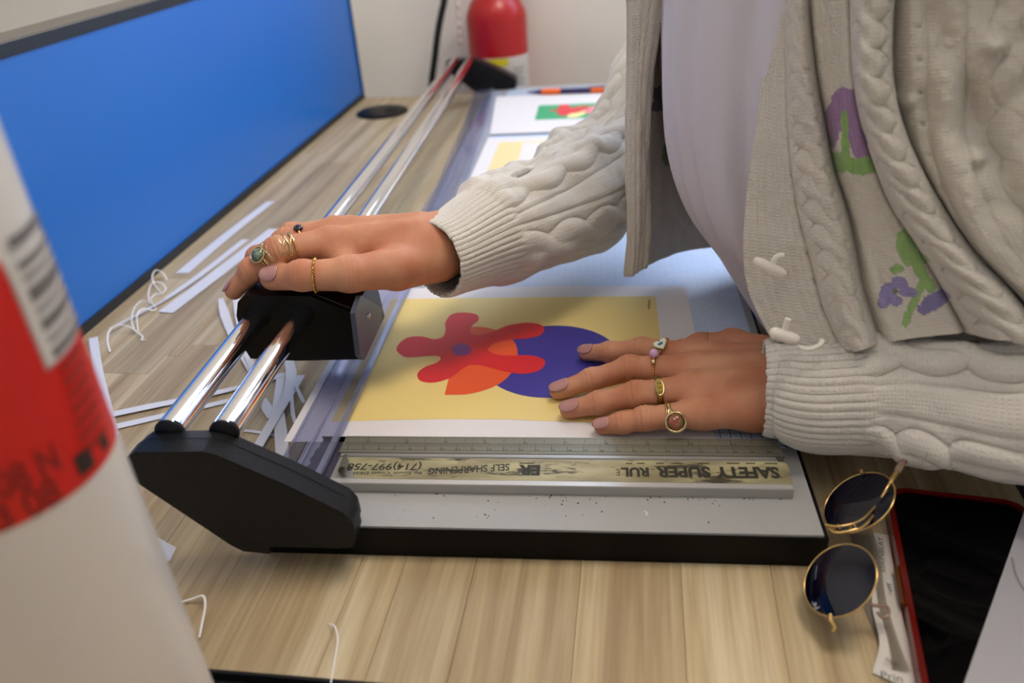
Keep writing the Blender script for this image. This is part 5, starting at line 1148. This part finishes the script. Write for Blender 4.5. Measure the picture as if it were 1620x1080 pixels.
def ltext(s, p0, p1, hpx, nm='lettering', z=.0047):
    a = at(*p0, z); b_ = at(*p1, z); ex = b_-a; w_ = np.linalg.norm(ex); ex /= w_; ey = np.array([-ex[1], ex[0], 0]); return text_mesh(nm, s, a, ex, ey, w_, hpx/1282*.40, m_pt, slip)
ltext('SSRINBLAY', (1401, 905), (1397, 850), 9); ltext('Prin', (1394, 1072), (1428, 1079), 13, z=.0042); ltext('nou', (1401, 1046), (1420, 1052), 8, z=.0045); ltext('of', (1412, 936), (1410, 922), 7, z=.0045)
# sunglasses
sg = empty('sunglasses', tuple(at(1345, 860)), 'round gold-framed sunglasses with dark blue lenses beside the trimmer corner', 'sunglasses')
m_lens = clearmat('lens_dark', (92, 92, 122), .04, haze=((8, 9, 32), .5)); m_sgold = mat('sunglass_gold', (206, 172, 112), .22, metal=1)
def lens_frame(cx, cy, d, maj, tilt_deg):
    """circle whose image is an ellipse: maj = screen direction of its long axis (px), tilt away about it"""
    c = pt(cx, cy, d); w_ = unit(CAM-c); sx = np.array(rt); sy = -np.array(up)
    m1 = unit(sx*maj[0]+sy*maj[1]); m1 = unit(m1-w_*(m1@w_)); m2 = np.cross(w_, m1); 
    if m2@(-sx-sy) < 0: m2 = -m2     # towards upper left of the picture
    a = math.radians(tilt_deg); n = unit(w_*math.cos(a)+m2*math.sin(a)); m3 = np.cross(n, m1); return c, n, m1, m3
Ls = []
for k, (cx, cy, d, maj, tl_, rr) in enumerate(((1358, 794, .440, (100, -72), 50, .0202), (1328, 917, .402, (90, -100), 41, .0193))):
    c, n, e1, e2 = lens_frame(cx, cy, d, maj, tl_); Ls.append((c, n, e1, e2, rr))
    L_ = raw('lens', *lathe_vf([(rr, -.0006), (rr, .0002), (rr*.8, .0012), (rr*.5, .0020), (rr*.2, .0024), (.0003, .0025)], c, 56, axis=n), m_lens, sg, auto=60)
    tube('rim', [c+rr*1.01*(math.cos(a)*e1+math.sin(a)*e2) for a in np.linspace(0, 2*PI, 72, endpoint=False)], .0005, m_sgold, sg, seg=10, closed=True, upv=tuple(n))
(c1_, n1, a1, b1, rr1), (c2_, n2, a2, b2, rr2) = Ls
tube('bridge', cr([pt(1308, 832, .425), pt(1322, 842, .420), pt(1350, 838, .418), pt(1368, 830, .420), pt(1400, 795, .432)], 30), .0008, m_sgold, sg, seg=10)
tube('top_bar', cr([pt(1306, 830, .424), pt(1330, 832, .419), pt(1365, 820, .421), pt(1404, 780, .436)], 30), .0007, m_sgold, sg, seg=8)
for q in ((1320, 838, .424), (1345, 836, .422)): tube('nose_pad_arm', cr([pt(*q), pt(q[0]+5, q[1]-8, q[2]-.003), pt(q[0]+9, q[1]-1, q[2]-.004)], 10), .0005, m_sgold, sg, seg=6)
tube('hinge', [pt(1314, 972, .394), pt(1314, 982, .392), pt(1321, 990, .392), pt(1318, 998, .392)], .0013, m_sgold, sg, seg=8)
tube('hinge', [pt(1362, 744, .452), pt(1364, 750, .450)], .0011, m_sgold, sg, seg=8)
m_tip = clearmat('temple_clear', (205, 180, 160), .1, haze=((190, 165, 150), .35))
tube('temple', cr([pt(1386, 805, .428), pt(1405, 768, .432), pt(1420, 745, .441), pt(1437, 718, .453)], 24), [.0008]*10+[.0014+.0010*i/14 for i in range(14)], m_sgold, sg, seg=10)
tube('temple_tip', cr([pt(1418, 748, .4400), pt(1428, 732, .446), pt(1437, 718, .454)], 14), .0020, m_tip, sg, seg=12)
tube('nose_pad', cr([pt(1366, 953, .398), pt(1385, 958, .398), pt(1402, 958, .399), pt(1406, 970, .397), pt(1397, 977, .396), pt(1388, 968, .397)], 24), .0009, m_tip, sg, seg=8)
q = pt(1285, 955, .3885)
tube('lens_mark', cr([pt(1285, 952, .3905), pt(1288, 957, .3903), pt(1291, 953, .3905), pt(1289, 962, .390), pt(1296, 960, .3905)], 16), .00018, mat('mark_white', (190, 195, 205), .5), sg, seg=4)
